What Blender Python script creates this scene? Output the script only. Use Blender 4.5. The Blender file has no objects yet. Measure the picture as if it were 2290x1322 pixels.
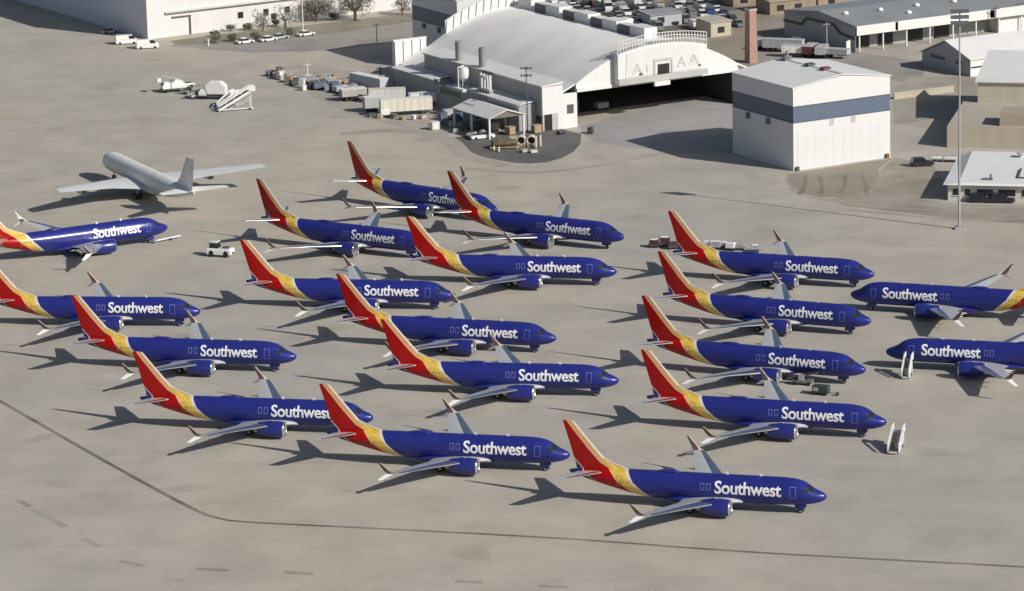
import bpy, bmesh, math, random
import numpy as np
from mathutils import Vector, Matrix

random.seed(11)
R = math.radians
S = bpy.context.scene
COL = S.collection

# ---------------------------------------------------------------- camera, sky, sun, exposure
CAM_H, PITCH, ROLL, FPX = 157.6965, R(13.57485), R(-1.50488), 8360.158
cam = bpy.data.cameras.new('camera'); cam_o = bpy.data.objects.new('camera', cam); COL.objects.link(cam_o)
cam.sensor_fit = 'HORIZONTAL'; cam.sensor_width = 36.0; cam.lens = FPX / 2290 * 36
cam.clip_start = 1.0; cam.clip_end = 30000
cam_o.matrix_world = Matrix.Translation((0, 0, CAM_H)) @ Matrix.Rotation(R(90) - PITCH, 4, 'X') @ Matrix.Rotation(ROLL, 4, 'Z')
S.camera = cam_o

SUN_AZ, SUN_EL = R(-37), R(32.3)
w = bpy.data.worlds.new('World'); S.world = w; w.use_nodes = True
wn = w.node_tree; bg = wn.nodes['Background']; sky = wn.nodes.new('ShaderNodeTexSky')
sky.sky_type = 'NISHITA'; sky.sun_disc = False; sky.sun_elevation = SUN_EL; sky.sun_rotation = R(90) - SUN_AZ
sky.air_density = 1.0; sky.dust_density = 3.0; sky.altitude = 800
wn.links.new(sky.outputs[0], bg.inputs[0]); bg.inputs[1].default_value = 0.061
sl = bpy.data.lights.new('sun', 'SUN'); sl.energy = 4.3; sl.angle = R(0.5); sl.color = (1.0, 0.96, 0.895)
so = bpy.data.objects.new('sun', sl); COL.objects.link(so)
so.rotation_euler = Vector((math.cos(SUN_EL) * math.cos(SUN_AZ), math.cos(SUN_EL) * math.sin(SUN_AZ), math.sin(SUN_EL))).to_track_quat('Z', 'Y').to_euler()
S.view_settings.view_transform = 'Standard'; S.view_settings.look = 'None'
S.view_settings.exposure = 0.0; S.view_settings.gamma = 1.0
S.cycles.max_bounces = 5; S.cycles.diffuse_bounces = 3; S.cycles.glossy_bounces = 3

def at(px, py, z=0.0):
    """ground position (x, y) of a place measured in the photograph, standing at height z"""
    X, Y = px - 1145, py - 661
    X, Y = X * math.cos(ROLL) + Y * math.sin(ROLL), -X * math.sin(ROLL) + Y * math.cos(ROLL)
    dy = math.cos(PITCH) - Y / FPX * math.sin(PITCH); dz = -math.sin(PITCH) - Y / FPX * math.cos(PITCH)
    t = (z - CAM_H) / dz
    return (X / FPX * t, dy * t)

# ---------------------------------------------------------------- materials
def nn(nt, kind, **kw):
    n = nt.nodes.new(kind)
    for k, v in kw.items(): setattr(n, k, v)
    return n
MATS = {}
def mat(name, col, rough=0.6, metal=0.0, var=0.10, scale=0.6, detail=6, coat=0.0, streak=False, bump=0.0):
    if name in MATS: return MATS[name]
    m = bpy.data.materials.new(name); m.use_nodes = True; nt = m.node_tree
    b = nt.nodes['Principled BSDF']; b.inputs['Roughness'].default_value = rough; b.inputs['Metallic'].default_value = metal
    if coat: b.inputs['Coat Weight'].default_value = coat; b.inputs['Coat Roughness'].default_value = 0.12
    tc = nn(nt, 'ShaderNodeTexCoord'); no = nn(nt, 'ShaderNodeTexNoise'); no.inputs['Scale'].default_value = scale; no.inputs['Detail'].default_value = detail
    if streak:
        mp = nn(nt, 'ShaderNodeMapping'); mp.inputs['Scale'].default_value = (3.0, 3.0, 0.25)
        nt.links.new(tc.outputs['Object'], mp.inputs[0]); nt.links.new(mp.outputs[0], no.inputs['Vector'])
    else: nt.links.new(tc.outputs['Object'], no.inputs['Vector'])
    mr = nn(nt, 'ShaderNodeMapRange'); mr.inputs[1].default_value = 0.25; mr.inputs[2].default_value = 0.75
    mr.inputs[3].default_value = 1 - var; mr.inputs[4].default_value = 1 + var
    nt.links.new(no.outputs['Fac'], mr.inputs[0])
    mx = nn(nt, 'ShaderNodeMix', data_type='RGBA', blend_type='MULTIPLY'); mx.inputs[0].default_value = 1
    mx.inputs[6].default_value = (*col, 1); nt.links.new(mr.outputs[0], mx.inputs[7])
    nt.links.new(mx.outputs[2], b.inputs['Base Color'])
    if bump:
        bp = nn(nt, 'ShaderNodeBump'); bp.inputs['Strength'].default_value = bump; nt.links.new(no.outputs['Fac'], bp.inputs['Height']); nt.links.new(bp.outputs[0], b.inputs['Normal'])
    MATS[name] = m; return m

def ground_mat(name, col, col2, big=0.012, joint=0.0, jsize=7.6, jrot=29.5, fine=0.06, stain=0.18, spots=False):
    m = bpy.data.materials.new(name); m.use_nodes = True; nt = m.node_tree; L = nt.links
    b = nt.nodes['Principled BSDF']; b.inputs['Roughness'].default_value = 0.85; b.inputs['Specular IOR Level'].default_value = 0.25
    tc = nn(nt, 'ShaderNodeTexCoord')
    n1 = nn(nt, 'ShaderNodeTexNoise'); n1.inputs['Scale'].default_value = big; n1.inputs['Detail'].default_value = 7; n1.inputs['Roughness'].default_value = 0.55
    n2 = nn(nt, 'ShaderNodeTexNoise'); n2.inputs['Scale'].default_value = 0.09; n2.inputs['Detail'].default_value = 6; n2.inputs['Roughness'].default_value = 0.6
    n3 = nn(nt, 'ShaderNodeTexNoise'); n3.inputs['Scale'].default_value = 2.2; n3.inputs['Detail'].default_value = 4
    for n in (n1, n2, n3): L.new(tc.outputs['Object'], n.inputs['Vector'])
    cr = nn(nt, 'ShaderNodeMapRange'); cr.inputs[1].default_value = 0.36; cr.inputs[2].default_value = 0.64; L.new(n1.outputs['Fac'], cr.inputs[0])
    mx = nn(nt, 'ShaderNodeMix', data_type='RGBA'); mx.inputs[6].default_value = (*col, 1); mx.inputs[7].default_value = (*col2, 1); L.new(cr.outputs[0], mx.inputs[0])
    st = nn(nt, 'ShaderNodeMapRange'); st.inputs[1].default_value = 0.3; st.inputs[2].default_value = 0.62; st.inputs[3].default_value = 1 - stain; st.inputs[4].default_value = 1.04
    L.new(n2.outputs['Fac'], st.inputs[0])
    f = nn(nt, 'ShaderNodeMapRange'); f.inputs[1].default_value = 0.3; f.inputs[2].default_value = 0.7; f.inputs[3].default_value = 1 - fine; f.inputs[4].default_value = 1 + fine
    L.new(n3.outputs['Fac'], f.inputs[0])
    mu = nn(nt, 'ShaderNodeMath', operation='MULTIPLY'); L.new(st.outputs[0], mu.inputs[0]); L.new(f.outputs[0], mu.inputs[1])
    last = mu.outputs[0]
    if spots:   # oil drips and rubber: sparse small dark blots, and long faint streaks
        vo = nn(nt, 'ShaderNodeTexVoronoi'); vo.inputs['Scale'].default_value = 0.16; L.new(tc.outputs['Object'], vo.inputs['Vector'])
        sc = nn(nt, 'ShaderNodeSeparateXYZ'); L.new(vo.outputs['Color'], sc.inputs[0])
        rd = nn(nt, 'ShaderNodeMapRange'); rd.inputs[1].default_value = 0.80; rd.inputs[2].default_value = 1.0; rd.inputs[3].default_value = 0.0; rd.inputs[4].default_value = 1.3; L.new(sc.outputs[0], rd.inputs[0])
        n4 = nn(nt, 'ShaderNodeTexNoise'); n4.inputs['Scale'].default_value = 1.3; n4.inputs['Detail'].default_value = 3; L.new(tc.outputs['Object'], n4.inputs['Vector'])
        ds = nn(nt, 'ShaderNodeMath', operation='ADD'); L.new(vo.outputs['Distance'], ds.inputs[0]); L.new(n4.outputs['Fac'], ds.inputs[1])
        df = nn(nt, 'ShaderNodeMath', operation='SUBTRACT'); L.new(rd.outputs[0], df.inputs[0]); L.new(ds.outputs[0], df.inputs[1])
        sp_ = nn(nt, 'ShaderNodeMapRange'); sp_.inputs[1].default_value = -0.1; sp_.inputs[2].default_value = 0.6; sp_.inputs[3].default_value = 1.0; sp_.inputs[4].default_value = 0.84; L.new(df.outputs[0], sp_.inputs[0])
        mq = nn(nt, 'ShaderNodeMapping'); mq.inputs['Rotation'].default_value = (0, 0, R(14)); mq.inputs['Scale'].default_value = (0.012, 0.30, 1); L.new(tc.outputs['Object'], mq.inputs[0])
        n5 = nn(nt, 'ShaderNodeTexNoise'); n5.inputs['Scale'].default_value = 1.0; n5.inputs['Detail'].default_value = 5; L.new(mq.outputs[0], n5.inputs['Vector'])
        s5 = nn(nt, 'ShaderNodeMapRange'); s5.inputs[1].default_value = 0.60; s5.inputs[2].default_value = 0.75; s5.inputs[3].default_value = 1.0; s5.inputs[4].default_value = 0.90; L.new(n5.outputs['Fac'], s5.inputs[0])
        m3 = nn(nt, 'ShaderNodeMath', operation='MULTIPLY'); L.new(last, m3.inputs[0]); L.new(sp_.outputs[0], m3.inputs[1])
        m4 = nn(nt, 'ShaderNodeMath', operation='MULTIPLY'); L.new(m3.outputs[0], m4.inputs[0]); L.new(s5.outputs[0], m4.inputs[1]); last = m4.outputs[0]
    if joint:
        mp = nn(nt, 'ShaderNodeMapping'); mp.inputs['Rotation'].default_value = (0, 0, R(jrot)); L.new(tc.outputs['Object'], mp.inputs[0])
        br = nn(nt, 'ShaderNodeTexBrick'); br.offset = 0.0; br.inputs['Scale'].default_value = 1.0
        br.inputs['Brick Width'].default_value = jsize; br.inputs['Row Height'].default_value = jsize; br.inputs['Mortar Size'].default_value = 0.05; br.inputs['Mortar Smooth'].default_value = 0.6
        br.inputs['Color1'].default_value = (1, 1, 1, 1); br.inputs['Color2'].default_value = (0.945, 0.945, 0.95, 1); br.inputs['Mortar'].default_value = (1 - joint, 1 - joint, 1 - joint, 1)
        L.new(mp.outputs[0], br.inputs['Vector'])
        m2 = nn(nt, 'ShaderNodeMix', data_type='RGBA', blend_type='MULTIPLY'); m2.inputs[0].default_value = 1
        L.new(br.outputs['Color'], m2.inputs[6]); L.new(last, m2.inputs[7]); last = m2.outputs[2]
    fin = nn(nt, 'ShaderNodeMix', data_type='RGBA', blend_type='MULTIPLY'); fin.inputs[0].default_value = 1
    L.new(mx.outputs[2], fin.inputs[6]); L.new(last, fin.inputs[7]); L.new(fin.outputs[2], b.inputs['Base Color'])
    return m

WHITE = mat('white_paint', (0.70, 0.695, 0.68), 0.55, var=0.035, scale=0.35, streak=True)
WHITEROOF = mat('white_roof', (0.74, 0.735, 0.72), 0.6, var=0.05, scale=0.2)
VAULT = mat('vault_roofing', (0.66, 0.66, 0.645), 0.6, var=0.05, scale=0.05)
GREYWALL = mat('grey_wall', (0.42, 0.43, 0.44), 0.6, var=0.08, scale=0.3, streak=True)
GREYROOF = mat('grey_roof', (0.26, 0.275, 0.285), 0.65, var=0.10, scale=0.12)
BLUEBAND = mat('slate_blue_band', (0.105, 0.135, 0.195), 0.5, var=0.05, scale=0.4, streak=True)
TAN = mat('tan_wall', (0.46, 0.41, 0.32), 0.75, var=0.07, scale=0.3, streak=True)
TANDK = mat('brown_wall', (0.30, 0.23, 0.17), 0.8, var=0.15, scale=0.5)
BRICK = mat('chimney_brick', (0.36, 0.225, 0.18), 0.85, var=0.15, scale=2.0)
DARK = mat('dark_opening', (0.018, 0.018, 0.02), 0.5, var=0.2)
GLASS = mat('dark_glass', (0.02, 0.025, 0.03), 0.08, var=0.1)
RUBBER = mat('rubber', (0.02, 0.02, 0.02), 0.8, var=0.2, scale=4)
STEEL = mat('galvanised_steel', (0.42, 0.43, 0.43), 0.45, 0.3, var=0.1, scale=2)
DKSTEEL = mat('dark_steel', (0.10, 0.10, 0.105), 0.5, 0.2, var=0.2, scale=2)
CHROME = mat('polished_metal', (0.86, 0.86, 0.87), 0.16, 1.0, var=0.03)
SLAT = mat('slat_metal', (0.80, 0.80, 0.80), 0.33, 1.0, var=0.04)
WINGGREY = mat('wing_grey', (0.50, 0.50, 0.505), 0.36, 0.0, var=0.06, scale=0.5, coat=0.25)
BLUE = mat('fleet_blue', (0.020, 0.027, 0.195), 0.32, var=0.05, scale=0.3, coat=0.12)
JETGREY = mat('bare_grey_skin', (0.76, 0.755, 0.725), 0.42, 0.0, var=0.08, scale=0.4)
EXHAUST = mat('exhaust_metal', (0.34, 0.32, 0.31), 0.4, 0.7, var=0.12, scale=1.5)
LETTER = mat('white_lettering', (0.86, 0.86, 0.86), 0.4, var=0.02)
OUTLINE = mat('pale_outline', (0.19, 0.21, 0.45), 0.45, var=0.04)
TARP = mat('brown_tarpaulin', (0.12, 0.095, 0.07), 0.8, var=0.3, scale=1.5, bump=0.4)
WOOD = mat('crate_wood', (0.36, 0.27, 0.18), 0.8, var=0.2, scale=1.5)
LEAF = mat('dusty_leaves', (0.15, 0.152, 0.112), 0.8, var=0.35, scale=0.9)
BARK = mat('bark', (0.13, 0.10, 0.075), 0.9, var=0.2, scale=3)

# ---------------------------------------------------------------- mesh helpers
class MB:
    def __init__(s): s.v = []; s.f = []; s.m = []; s.mi = 0
    def add(s, vs, fs):
        o = len(s.v); s.v += [tuple(p) for p in vs]; s.f += [tuple(i + o for i in f) for f in fs]; s.m += [s.mi] * len(fs); return s
    def box(s, x0, x1, y0, y1, z0, z1):
        return s.add([(x0, y0, z0), (x1, y0, z0), (x1, y1, z0), (x0, y1, z0), (x0, y0, z1), (x1, y0, z1), (x1, y1, z1), (x0, y1, z1)],
                     [(0, 3, 2, 1), (4, 5, 6, 7), (0, 1, 5, 4), (1, 2, 6, 5), (2, 3, 7, 6), (3, 0, 4, 7)])
    def hexa(s, p):  # eight corners, bottom four then top four
        return s.add(p, [(0, 3, 2, 1), (4, 5, 6, 7), (0, 1, 5, 4), (1, 2, 6, 5), (2, 3, 7, 6), (3, 0, 4, 7)])
    def prism(s, prof, a0, a1, axis='y'):
        """profile of (a, z) pairs extruded from a0 to a1 along y (profile in x) or along x (profile in y)"""
        n = len(prof); P = (lambda q, t: (q[0], t, q[1])) if axis == 'y' else (lambda q, t: (t, q[0], q[1]))
        vs = [P(q, a0) for q in prof] + [P(q, a1) for q in prof]
        return s.add(vs, [tuple(range(n)), tuple(range(2 * n - 1, n - 1, -1))] + [(i, i + n, (i + 1) % n + n, (i + 1) % n) for i in range(n)])
    def loft(s, rings, cap=True):
        n = len(rings[0]); vs = [p for r in rings for p in r]; fs = []
        for k in range(len(rings) - 1):
            for i in range(n):
                j = (i + 1) % n; fs.append((k * n + i, k * n + j, (k + 1) * n + j, (k + 1) * n + i))
        if cap: fs += [tuple(range(n - 1, -1, -1)), tuple(range((len(rings) - 1) * n, len(rings) * n))]
        return s.add(vs, fs)
    def tube(s, p0, p1, r, n=8, r1=None):
        p0, p1 = Vector(p0), Vector(p1); d = (p1 - p0).normalized(); a = d.orthogonal().normalized(); b = d.cross(a)
        r1 = r if r1 is None else r1
        ring = lambda p, q: [p + (a * math.cos(t * 2 * math.pi / n) + b * math.sin(t * 2 * math.pi / n)) * q for t in range(n)]
        return s.loft([ring(p0, r), ring(p1, r1)])
    def bar(s, p0, p1, w, h=None):
        h = h or w; p0, p1 = Vector(p0), Vector(p1); d = (p1 - p0).normalized(); up = Vector((0, 0, 1)) if abs(d.z) < 0.95 else Vector((1, 0, 0))
        a = d.cross(up).normalized() * w / 2; b = a.cross(d).normalized() * h / 2
        return s.loft([[p0 - a - b, p0 + a - b, p0 + a + b, p0 - a + b], [p1 - a - b, p1 + a - b, p1 + a + b, p1 - a + b]])
    def lathe(s, prof, c, axis='x', n=24, cap=True):
        rings = []
        for (t, r) in prof:
            ring = []
            for i in range(n):
                q = 2 * math.pi * i / n; u, v2 = r * math.cos(q), r * math.sin(q)
                ring.append((c[0] + t, c[1] + u, c[2] + v2) if axis == 'x' else (c[0] + u, c[1] + t, c[2] + v2) if axis == 'y' else (c[0] + u, c[1] + v2, c[2] + t))
            rings.append(ring)
        return s.loft(rings, cap)
    def build(s, name, mats, parent=None, smooth=False, auto=None):
        me = bpy.data.meshes.new(name); me.from_pydata([tuple(p) for p in s.v], [], s.f)
        mats = mats if isinstance(mats, (list, tuple)) else [mats]
        for m in mats: me.materials.append(m)
        me.polygons.foreach_set('material_index', s.m)
        bm = bmesh.new(); bm.from_mesh(me); bmesh.ops.recalc_face_normals(bm, faces=bm.faces); bm.to_mesh(me); bm.free()
        if smooth:
            me.polygons.foreach_set('use_smooth', [True] * len(me.polygons))
            if auto:
                bm = bmesh.new(); bm.from_mesh(me)
                for e in bm.edges:
                    if len(e.link_faces) == 2 and e.calc_face_angle() > R(auto): e.smooth = False
                bm.to_mesh(me); bm.free()
        o = bpy.data.objects.new(name, me); COL.objects.link(o)
        if parent: o.parent = parent
        return o

def thing(name, label, cat, loc=(0, 0, 0), rz=0.0, group=None):
    o = bpy.data.objects.new(name, None); COL.objects.link(o); o.empty_display_size = 0.5
    o.location = loc if len(loc) == 3 else (loc[0], loc[1], 0); o.rotation_euler = (0, 0, R(rz))
    return tag(o, label, cat, group)
def tag(o, label, cat, group=None):
    o['label'] = label; o['category'] = cat
    if group: o['group'] = group
    return o
def place(o, loc, rz=0.0):
    o.location = loc if len(loc) == 3 else (loc[0], loc[1], 0); o.rotation_euler = (0, 0, R(rz)); return o
def dup(root, label, loc, rz=0.0, group=None):
    def cp(o, par):
        c = o.copy(); COL.objects.link(c)
        if par: c.parent = par
        for ch in list(o.children): cp(ch, c)
        return c
    r = cp(root, None); r['label'] = label
    if group: r['group'] = group
    return place(r, loc, rz)
def structure(o): o['kind'] = 'structure'; return o
def sheet(name, pts, z, m):
    mb = MB(); mb.add([(p[0], p[1], z) for p in pts], [tuple(range(len(pts)))])
    o = mb.build(name, m); me = o.data
    bm = bmesh.new(); bm.from_mesh(me)
    for f in bm.faces:
        if f.normal.z < 0: f.normal_flip()
    bmesh.ops.triangulate(bm, faces=bm.faces); bm.to_mesh(me); bm.free()
    return structure(o)
def ribbon(name, pts, width, z, m):
    mb = MB(); vs = []
    for i, p in enumerate(pts):
        a = Vector(pts[max(i - 1, 0)]); b = Vector(pts[min(i + 1, len(pts) - 1)]); d = (b - a).normalized(); n = Vector((-d.y, d.x)) * width / 2
        vs += [(p[0] + n.x, p[1] + n.y, z), (p[0] - n.x, p[1] - n.y, z)]
    mb.add(vs, [(2 * i, 2 * i + 1, 2 * i + 3, 2 * i + 2) for i in range(len(pts) - 1)])
    return structure(mb.build(name, m))
def spline(pts, k=10):
    out = []; P = [pts[0]] + list(pts) + [pts[-1]]
    for i in range(1, len(P) - 2):
        for j in range(k):
            t = j / k; a, b, c, d = (np.array(P[q], float) for q in (i - 1, i, i + 1, i + 2))
            out.append(tuple(0.5 * (2 * b + (c - a) * t + (2 * a - 5 * b + 4 * c - d) * t * t + (3 * b - a - 3 * c + d) * t ** 3)))
    out.append(tuple(pts[-1])); return out

# ---------------------------------------------------------------- ground and pavement
CONC = ground_mat('apron_concrete', (0.475, 0.432, 0.362), (0.425, 0.402, 0.355), 0.011, joint=0.15, stain=0.13, spots=True)
HARDSTAND = ground_mat('hangar_concrete', (0.375, 0.365, 0.355), (0.335, 0.33, 0.325), 0.03, joint=0.14, stain=0.14)
ASPHALT = ground_mat('patch_asphalt', (0.155, 0.152, 0.143), (0.125, 0.122, 0.115), 0.05, stain=0.2)
WORN = ground_mat('worn_pavement', (0.40, 0.37, 0.31), (0.35, 0.32, 0.27), 0.03, stain=0.2)
DIRT = ground_mat('dry_dirt', (0.30, 0.27, 0.21), (0.24, 0.22, 0.17), 0.04, stain=0.3)
LOT = ground_mat('lot_asphalt', (0.20, 0.175, 0.155), (0.15, 0.135, 0.12), 0.03, stain=0.3)
ROAD = ground_mat('road_asphalt', (0.35, 0.325, 0.29), (0.305, 0.285, 0.26), 0.02, stain=0.2)
SEAM = ground_mat('tar_seam', (0.17, 0.155, 0.12), (0.29, 0.265, 0.22), 0.12, stain=0.45)
PALE = ground_mat('faded_paint', (0.47, 0.45, 0.40), (0.41, 0.39, 0.345), 0.2, stain=0.3)
YARD = ground_mat('yard_pavement', (0.42, 0.39, 0.335), (0.375, 0.35, 0.305), 0.05, stain=0.22)
TRACK = ground_mat('tyre_wear', (0.26, 0.235, 0.19), (0.22, 0.20, 0.16), 0.2, stain=0.3)
FADED = ground_mat('faded_seam', (0.335, 0.305, 0.255), (0.385, 0.355, 0.30), 0.2, stain=0.3)

mb = MB(); g = 14000
mb.add([(-g, -2000, 0), (g, -2000, 0), (g, 26000, 0), (-g, 26000, 0)], [(0, 1, 2, 3)])
structure(mb.build('ground', CONC))
A = lambda *ps: [at(*p) for p in ps]
ribbon('pavement_seam', spline(A((-420, 655), (0, 897), (250, 1040), (420, 1132), (485, 1158), (560, 1168), (800, 1180), (1250, 1204), (1700, 1236), (2290, 1268), (2700, 1292)), 12), 0.78, 0.004, SEAM)
for i, (a, b, m) in enumerate([((0, 1099), (35, 1112), PALE), ((42, 1119), (68, 1134), FADED), ((72, 1140), (112, 1158), PALE), ((112, 1160), (146, 1178), FADED), ((150, 1182), (184, 1200), PALE), ((186, 1204), (224, 1224), FADED),
                              ((236, 1238), (266, 1252), PALE), ((268, 1254), (322, 1266), FADED), ((440, 1272), (510, 1276), FADED), ((636, 1280), (702, 1284), FADED), ((350, 1292), (415, 1300), PALE), ((1018, 1300), (1080, 1303), FADED), ((1205, 1310), (1272, 1314), FADED)]):
    ribbon('painted_dash', A(a, b), 1.1, 0.004, m)
ribbon('taxi_line', spline(A((1400, 520), (1760, 535), (2100, 548), (2290, 553), (2600, 566)), 6), 0.5, 0.004, PALE)
# asphalt half-circle beside the arched hangar and the worn strips around it
arc = [(1300, 300), (1298, 322), (1282, 340), (1255, 354), (1222, 363), (1185, 366), (1145, 364), (1110, 357), (1065, 348), (1035, 338), (1010, 322), (1000, 310), (1080, 298), (1180, 288), (1255, 288)]
sheet('asphalt_patch', A(*arc), 0.004, ASPHALT)
sheet('hangar_apron', A((1296, 284), (1560, 205), (1640, 205), (1640, 342), (1560, 345), (1420, 330), (1330, 318), (1306, 300)), 0.008, HARDSTAND)
ribbon('tyre_track', spline(A((1040, 376), (1180, 386), (1330, 372), (1480, 344), (1640, 336)), 8), 1.6, 0.012, WORN)
ribbon('tyre_track', spline(A((760, 300), (900, 292), (1000, 312), (1040, 345), (1130, 372)), 8), 4.0, 0.012, WORN)
sheet('equipment_yard', A((585, 168), (700, 158), (880, 160), (890, 215), (1010, 265), (1000, 312), (900, 285), (800, 262), (690, 212)), 0.008, YARD)
lp = [(1762, 392), (1768, 415), (1790, 432), (1830, 442), (1900, 440), (1950, 425), (1972, 405), (1964, 378), (1995, 354), (1780, 386)]
sheet('worn_forecourt', A(*lp), 0.004, ground_mat('forecourt_tan', (0.355, 0.315, 0.25), (0.29, 0.262, 0.21), 0.09, stain=0.35))
sheet('worn_roadside', A((1970, 380), (2000, 352), (2090, 372), (2110, 400), (2060, 445), (2120, 456), (2290, 462), (2290, 500), (2140, 492), (2010, 474), (1900, 462), (1850, 446), (1950, 428)), 0.0045, ground_mat('roadside_tan', (0.385, 0.345, 0.285), (0.33, 0.30, 0.25), 0.05, stain=0.3))
ribbon('tar_line', spline(A((1763, 388), (1766, 415), (1786, 434), (1830, 446), (1900, 456), (2000, 470), (2100, 478), (2290, 482)), 8), 0.7, 0.008, FADED)
for x0, x1 in ((1800, 1790), (1830, 1836), (1890, 1878), (1925, 1938)):
    ribbon('tyre_track', spline(A((x0, 392), ((x0 + x1) // 2 + 5, 412), (x1, 434)), 6), 0.9, 0.008, TRACK)
for a in (((1830, 445), (1960, 462), (2080, 470)), ((1900, 470), (2010, 480), (2130, 492), (2290, 489)), ((1960, 440), (2060, 455), (2150, 462), (2290, 465))):
    ribbon('tyre_track', spline(A(*a), 6), 1.4, 0.0085, WORN)
sheet('side_road', A((390, 92), (700, 72), (925, 42), (925, 88), (760, 112), (560, 118), (385, 104)), 0.004, ROAD)
sheet('planting_strip', A((378, 92), (480, 78), (640, 62), (925, 28), (925, 48), (690, 82), (480, 98), (400, 100)), 0.008, DIRT)
sheet('parking_lot', A((1180, -60), (1240, 60), (1500, 82), (1740, 60), (1800, -60)), 0.004, LOT)
sheet('sand_lot', A((1575, 100), (1600, 30), (1760, 5), (1800, 60), (1750, 150), (1600, 150)), 0.008, ground_mat('sandy_ground', (0.33, 0.29, 0.225), (0.29, 0.26, 0.21), 0.04, stain=0.2))
sheet('back_yard', A((1690, 150), (1700, 90), (1760, 80), (1930, 118), (2070, 140), (2060, 190), (1996, 180)), 0.012, ROAD)
sheet('gravel_yard', A((1996, 200), (2040, 170), (2180, 172), (2190, 250), (2120, 260), (2000, 280)), 0.016, WORN)

# ---------------------------------------------------------------- airliner livery
def livery():
    m = bpy.data.materials.new('tail_band_livery'); m.use_nodes = True; nt = m.node_tree; L = nt.links
    b = nt.nodes['Principled BSDF']; b.inputs['Roughness'].default_value = 0.32; b.inputs['Specular IOR Level'].default_value = 0.30; b.inputs['Coat Weight'].default_value = 0.10; b.inputs['Coat Roughness'].default_value = 0.12
    tc = nn(nt, 'ShaderNodeTexCoord'); sp = nn(nt, 'ShaderNodeSeparateXYZ'); L.new(tc.outputs['Object'], sp.inputs[0])
    zn = nn(nt, 'ShaderNodeMath', operation='DIVIDE'); L.new(sp.outputs[2], zn.inputs[0]); zn.inputs[1].default_value = 13.0
    def edge(pts):
        c = nn(nt, 'ShaderNodeFloatCurve'); cu = c.mapping.curves[0]; pts = sorted((z / 13.0, (x + 42) / 22) for x, z in pts)
        cu.points[0].location = pts[0]; cu.points[1].location = pts[-1]
        for p in pts[1:-1]: cu.points.new(*p)
        for p in cu.points: p.handle_type = 'VECTOR'
        c.mapping.update(); L.new(zn.outputs[0], c.inputs['Value'])
        mu = nn(nt, 'ShaderNodeMath', operation='MULTIPLY_ADD'); L.new(c.outputs[0], mu.inputs[0]); mu.inputs[1].default_value = 22; mu.inputs[2].default_value = -42
        d = nn(nt, 'ShaderNodeMath', operation='SUBTRACT'); L.new(mu.outputs[0], d.inputs[0]); L.new(sp.outputs[0], d.inputs[1]); return d.outputs[0]   # >0 behind the edge
    def behind(d, off):
        g_ = nn(nt, 'ShaderNodeMapRange'); g_.inputs[1].default_value = off - 0.03; g_.inputs[2].default_value = off + 0.03; L.new(d, g_.inputs[0]); return g_.outputs[0]
    def mix(fac, a, col):
        x = nn(nt, 'ShaderNodeMix', data_type='RGBA'); L.new(fac, x.inputs[0]); x.inputs[7].default_value = (*col, 1)
        if isinstance(a, tuple): x.inputs[6].default_value = (*a, 1)
        else: L.new(a, x.inputs[6])
        return x.outputs[2]
    e1 = edge([(-25.2, 0.6), (-25.9, 1.6), (-26.8, 2.4), (-28.2, 3.7), (-29.05, 5.0), (-29.25, 5.25), (-31.4, 6.0), (-32.85, 6.72), (-35.15, 9.4), (-37.25, 11.95), (-38.0, 12.9)])
    e2 = edge([(-27.2, 1.2), (-28.3, 2.0), (-29.4, 2.85), (-30.5, 3.7), (-31.5, 4.8), (-32.3, 5.4), (-33.3, 6.0), (-35.1, 8.0), (-37.7, 11.25), (-38.4, 12.2)])
    e3 = edge([(-31.5, 2.0), (-33.4, 3.0), (-34.6, 3.8), (-35.6, 4.6), (-37.1, 6.25), (-38.1, 7.4), (-39.6, 9.0), (-41, 12)])
    no = nn(nt, 'ShaderNodeTexNoise'); no.inputs['Scale'].default_value = 0.5; no.inputs['Detail'].default_value = 5; L.new(tc.outputs['Object'], no.inputs['Vector'])
    c = mix(behind(e1, 0.0), (0.020, 0.027, 0.195), (0.64, 0.60, 0.54))
    c = mix(behind(e1, 0.5), c, (0.66, 0.455, 0.088))
    zf = nn(nt, 'ShaderNodeMapRange'); zf.inputs[1].default_value = 5.7; zf.inputs[2].default_value = 6.9; L.new(sp.outputs[2], zf.inputs[0])
    zq = nn(nt, 'ShaderNodeMath', operation='MULTIPLY'); L.new(zf.outputs[0], zq.inputs[0]); L.new(behind(e1, 0.30), zq.inputs[1])
    c = mix(zq.outputs[0], c, (0.56, 0.33, 0.17))
    c = mix(behind(e2, -0.12), c, (0.72, 0.42, 0.20))
    c = mix(behind(e2, 0.15), c, (0.34, 0.003, 0.002))
    c = mix(behind(e3, 0.0), c, (0.62, 0.45, 0.47))
    c = mix(behind(e3, 0.22), c, (0.022, 0.024, 0.115))
    # row of small cabin windows, a surface pattern along both sides
    fx = nn(nt, 'ShaderNodeMath', operation='MODULO'); ax = nn(nt, 'ShaderNodeMath', operation='ABSOLUTE'); L.new(sp.outputs[0], ax.inputs[0]); L.new(ax.outputs[0], fx.inputs[0]); fx.inputs[1].default_value = 0.508
    wx = nn(nt, 'ShaderNodeMath', operation='COMPARE'); L.new(fx.outputs[0], wx.inputs[0]); wx.inputs[1].default_value = 0.25; wx.inputs[2].default_value = 0.12
    wz = nn(nt, 'ShaderNodeMath', operation='COMPARE'); L.new(sp.outputs[2], wz.inputs[0]); wz.inputs[1].default_value = 3.72; wz.inputs[2].default_value = 0.17
    wr = nn(nt, 'ShaderNodeMath', operation='COMPARE'); L.new(sp.outputs[0], wr.inputs[0]); wr.inputs[1].default_value = -19.2; wr.inputs[2].default_value = 13.2
    q = nn(nt, 'ShaderNodeMath', operation='MULTIPLY'); L.new(wx.outputs[0], q.inputs[0]); L.new(wz.outputs[0], q.inputs[1])
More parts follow.
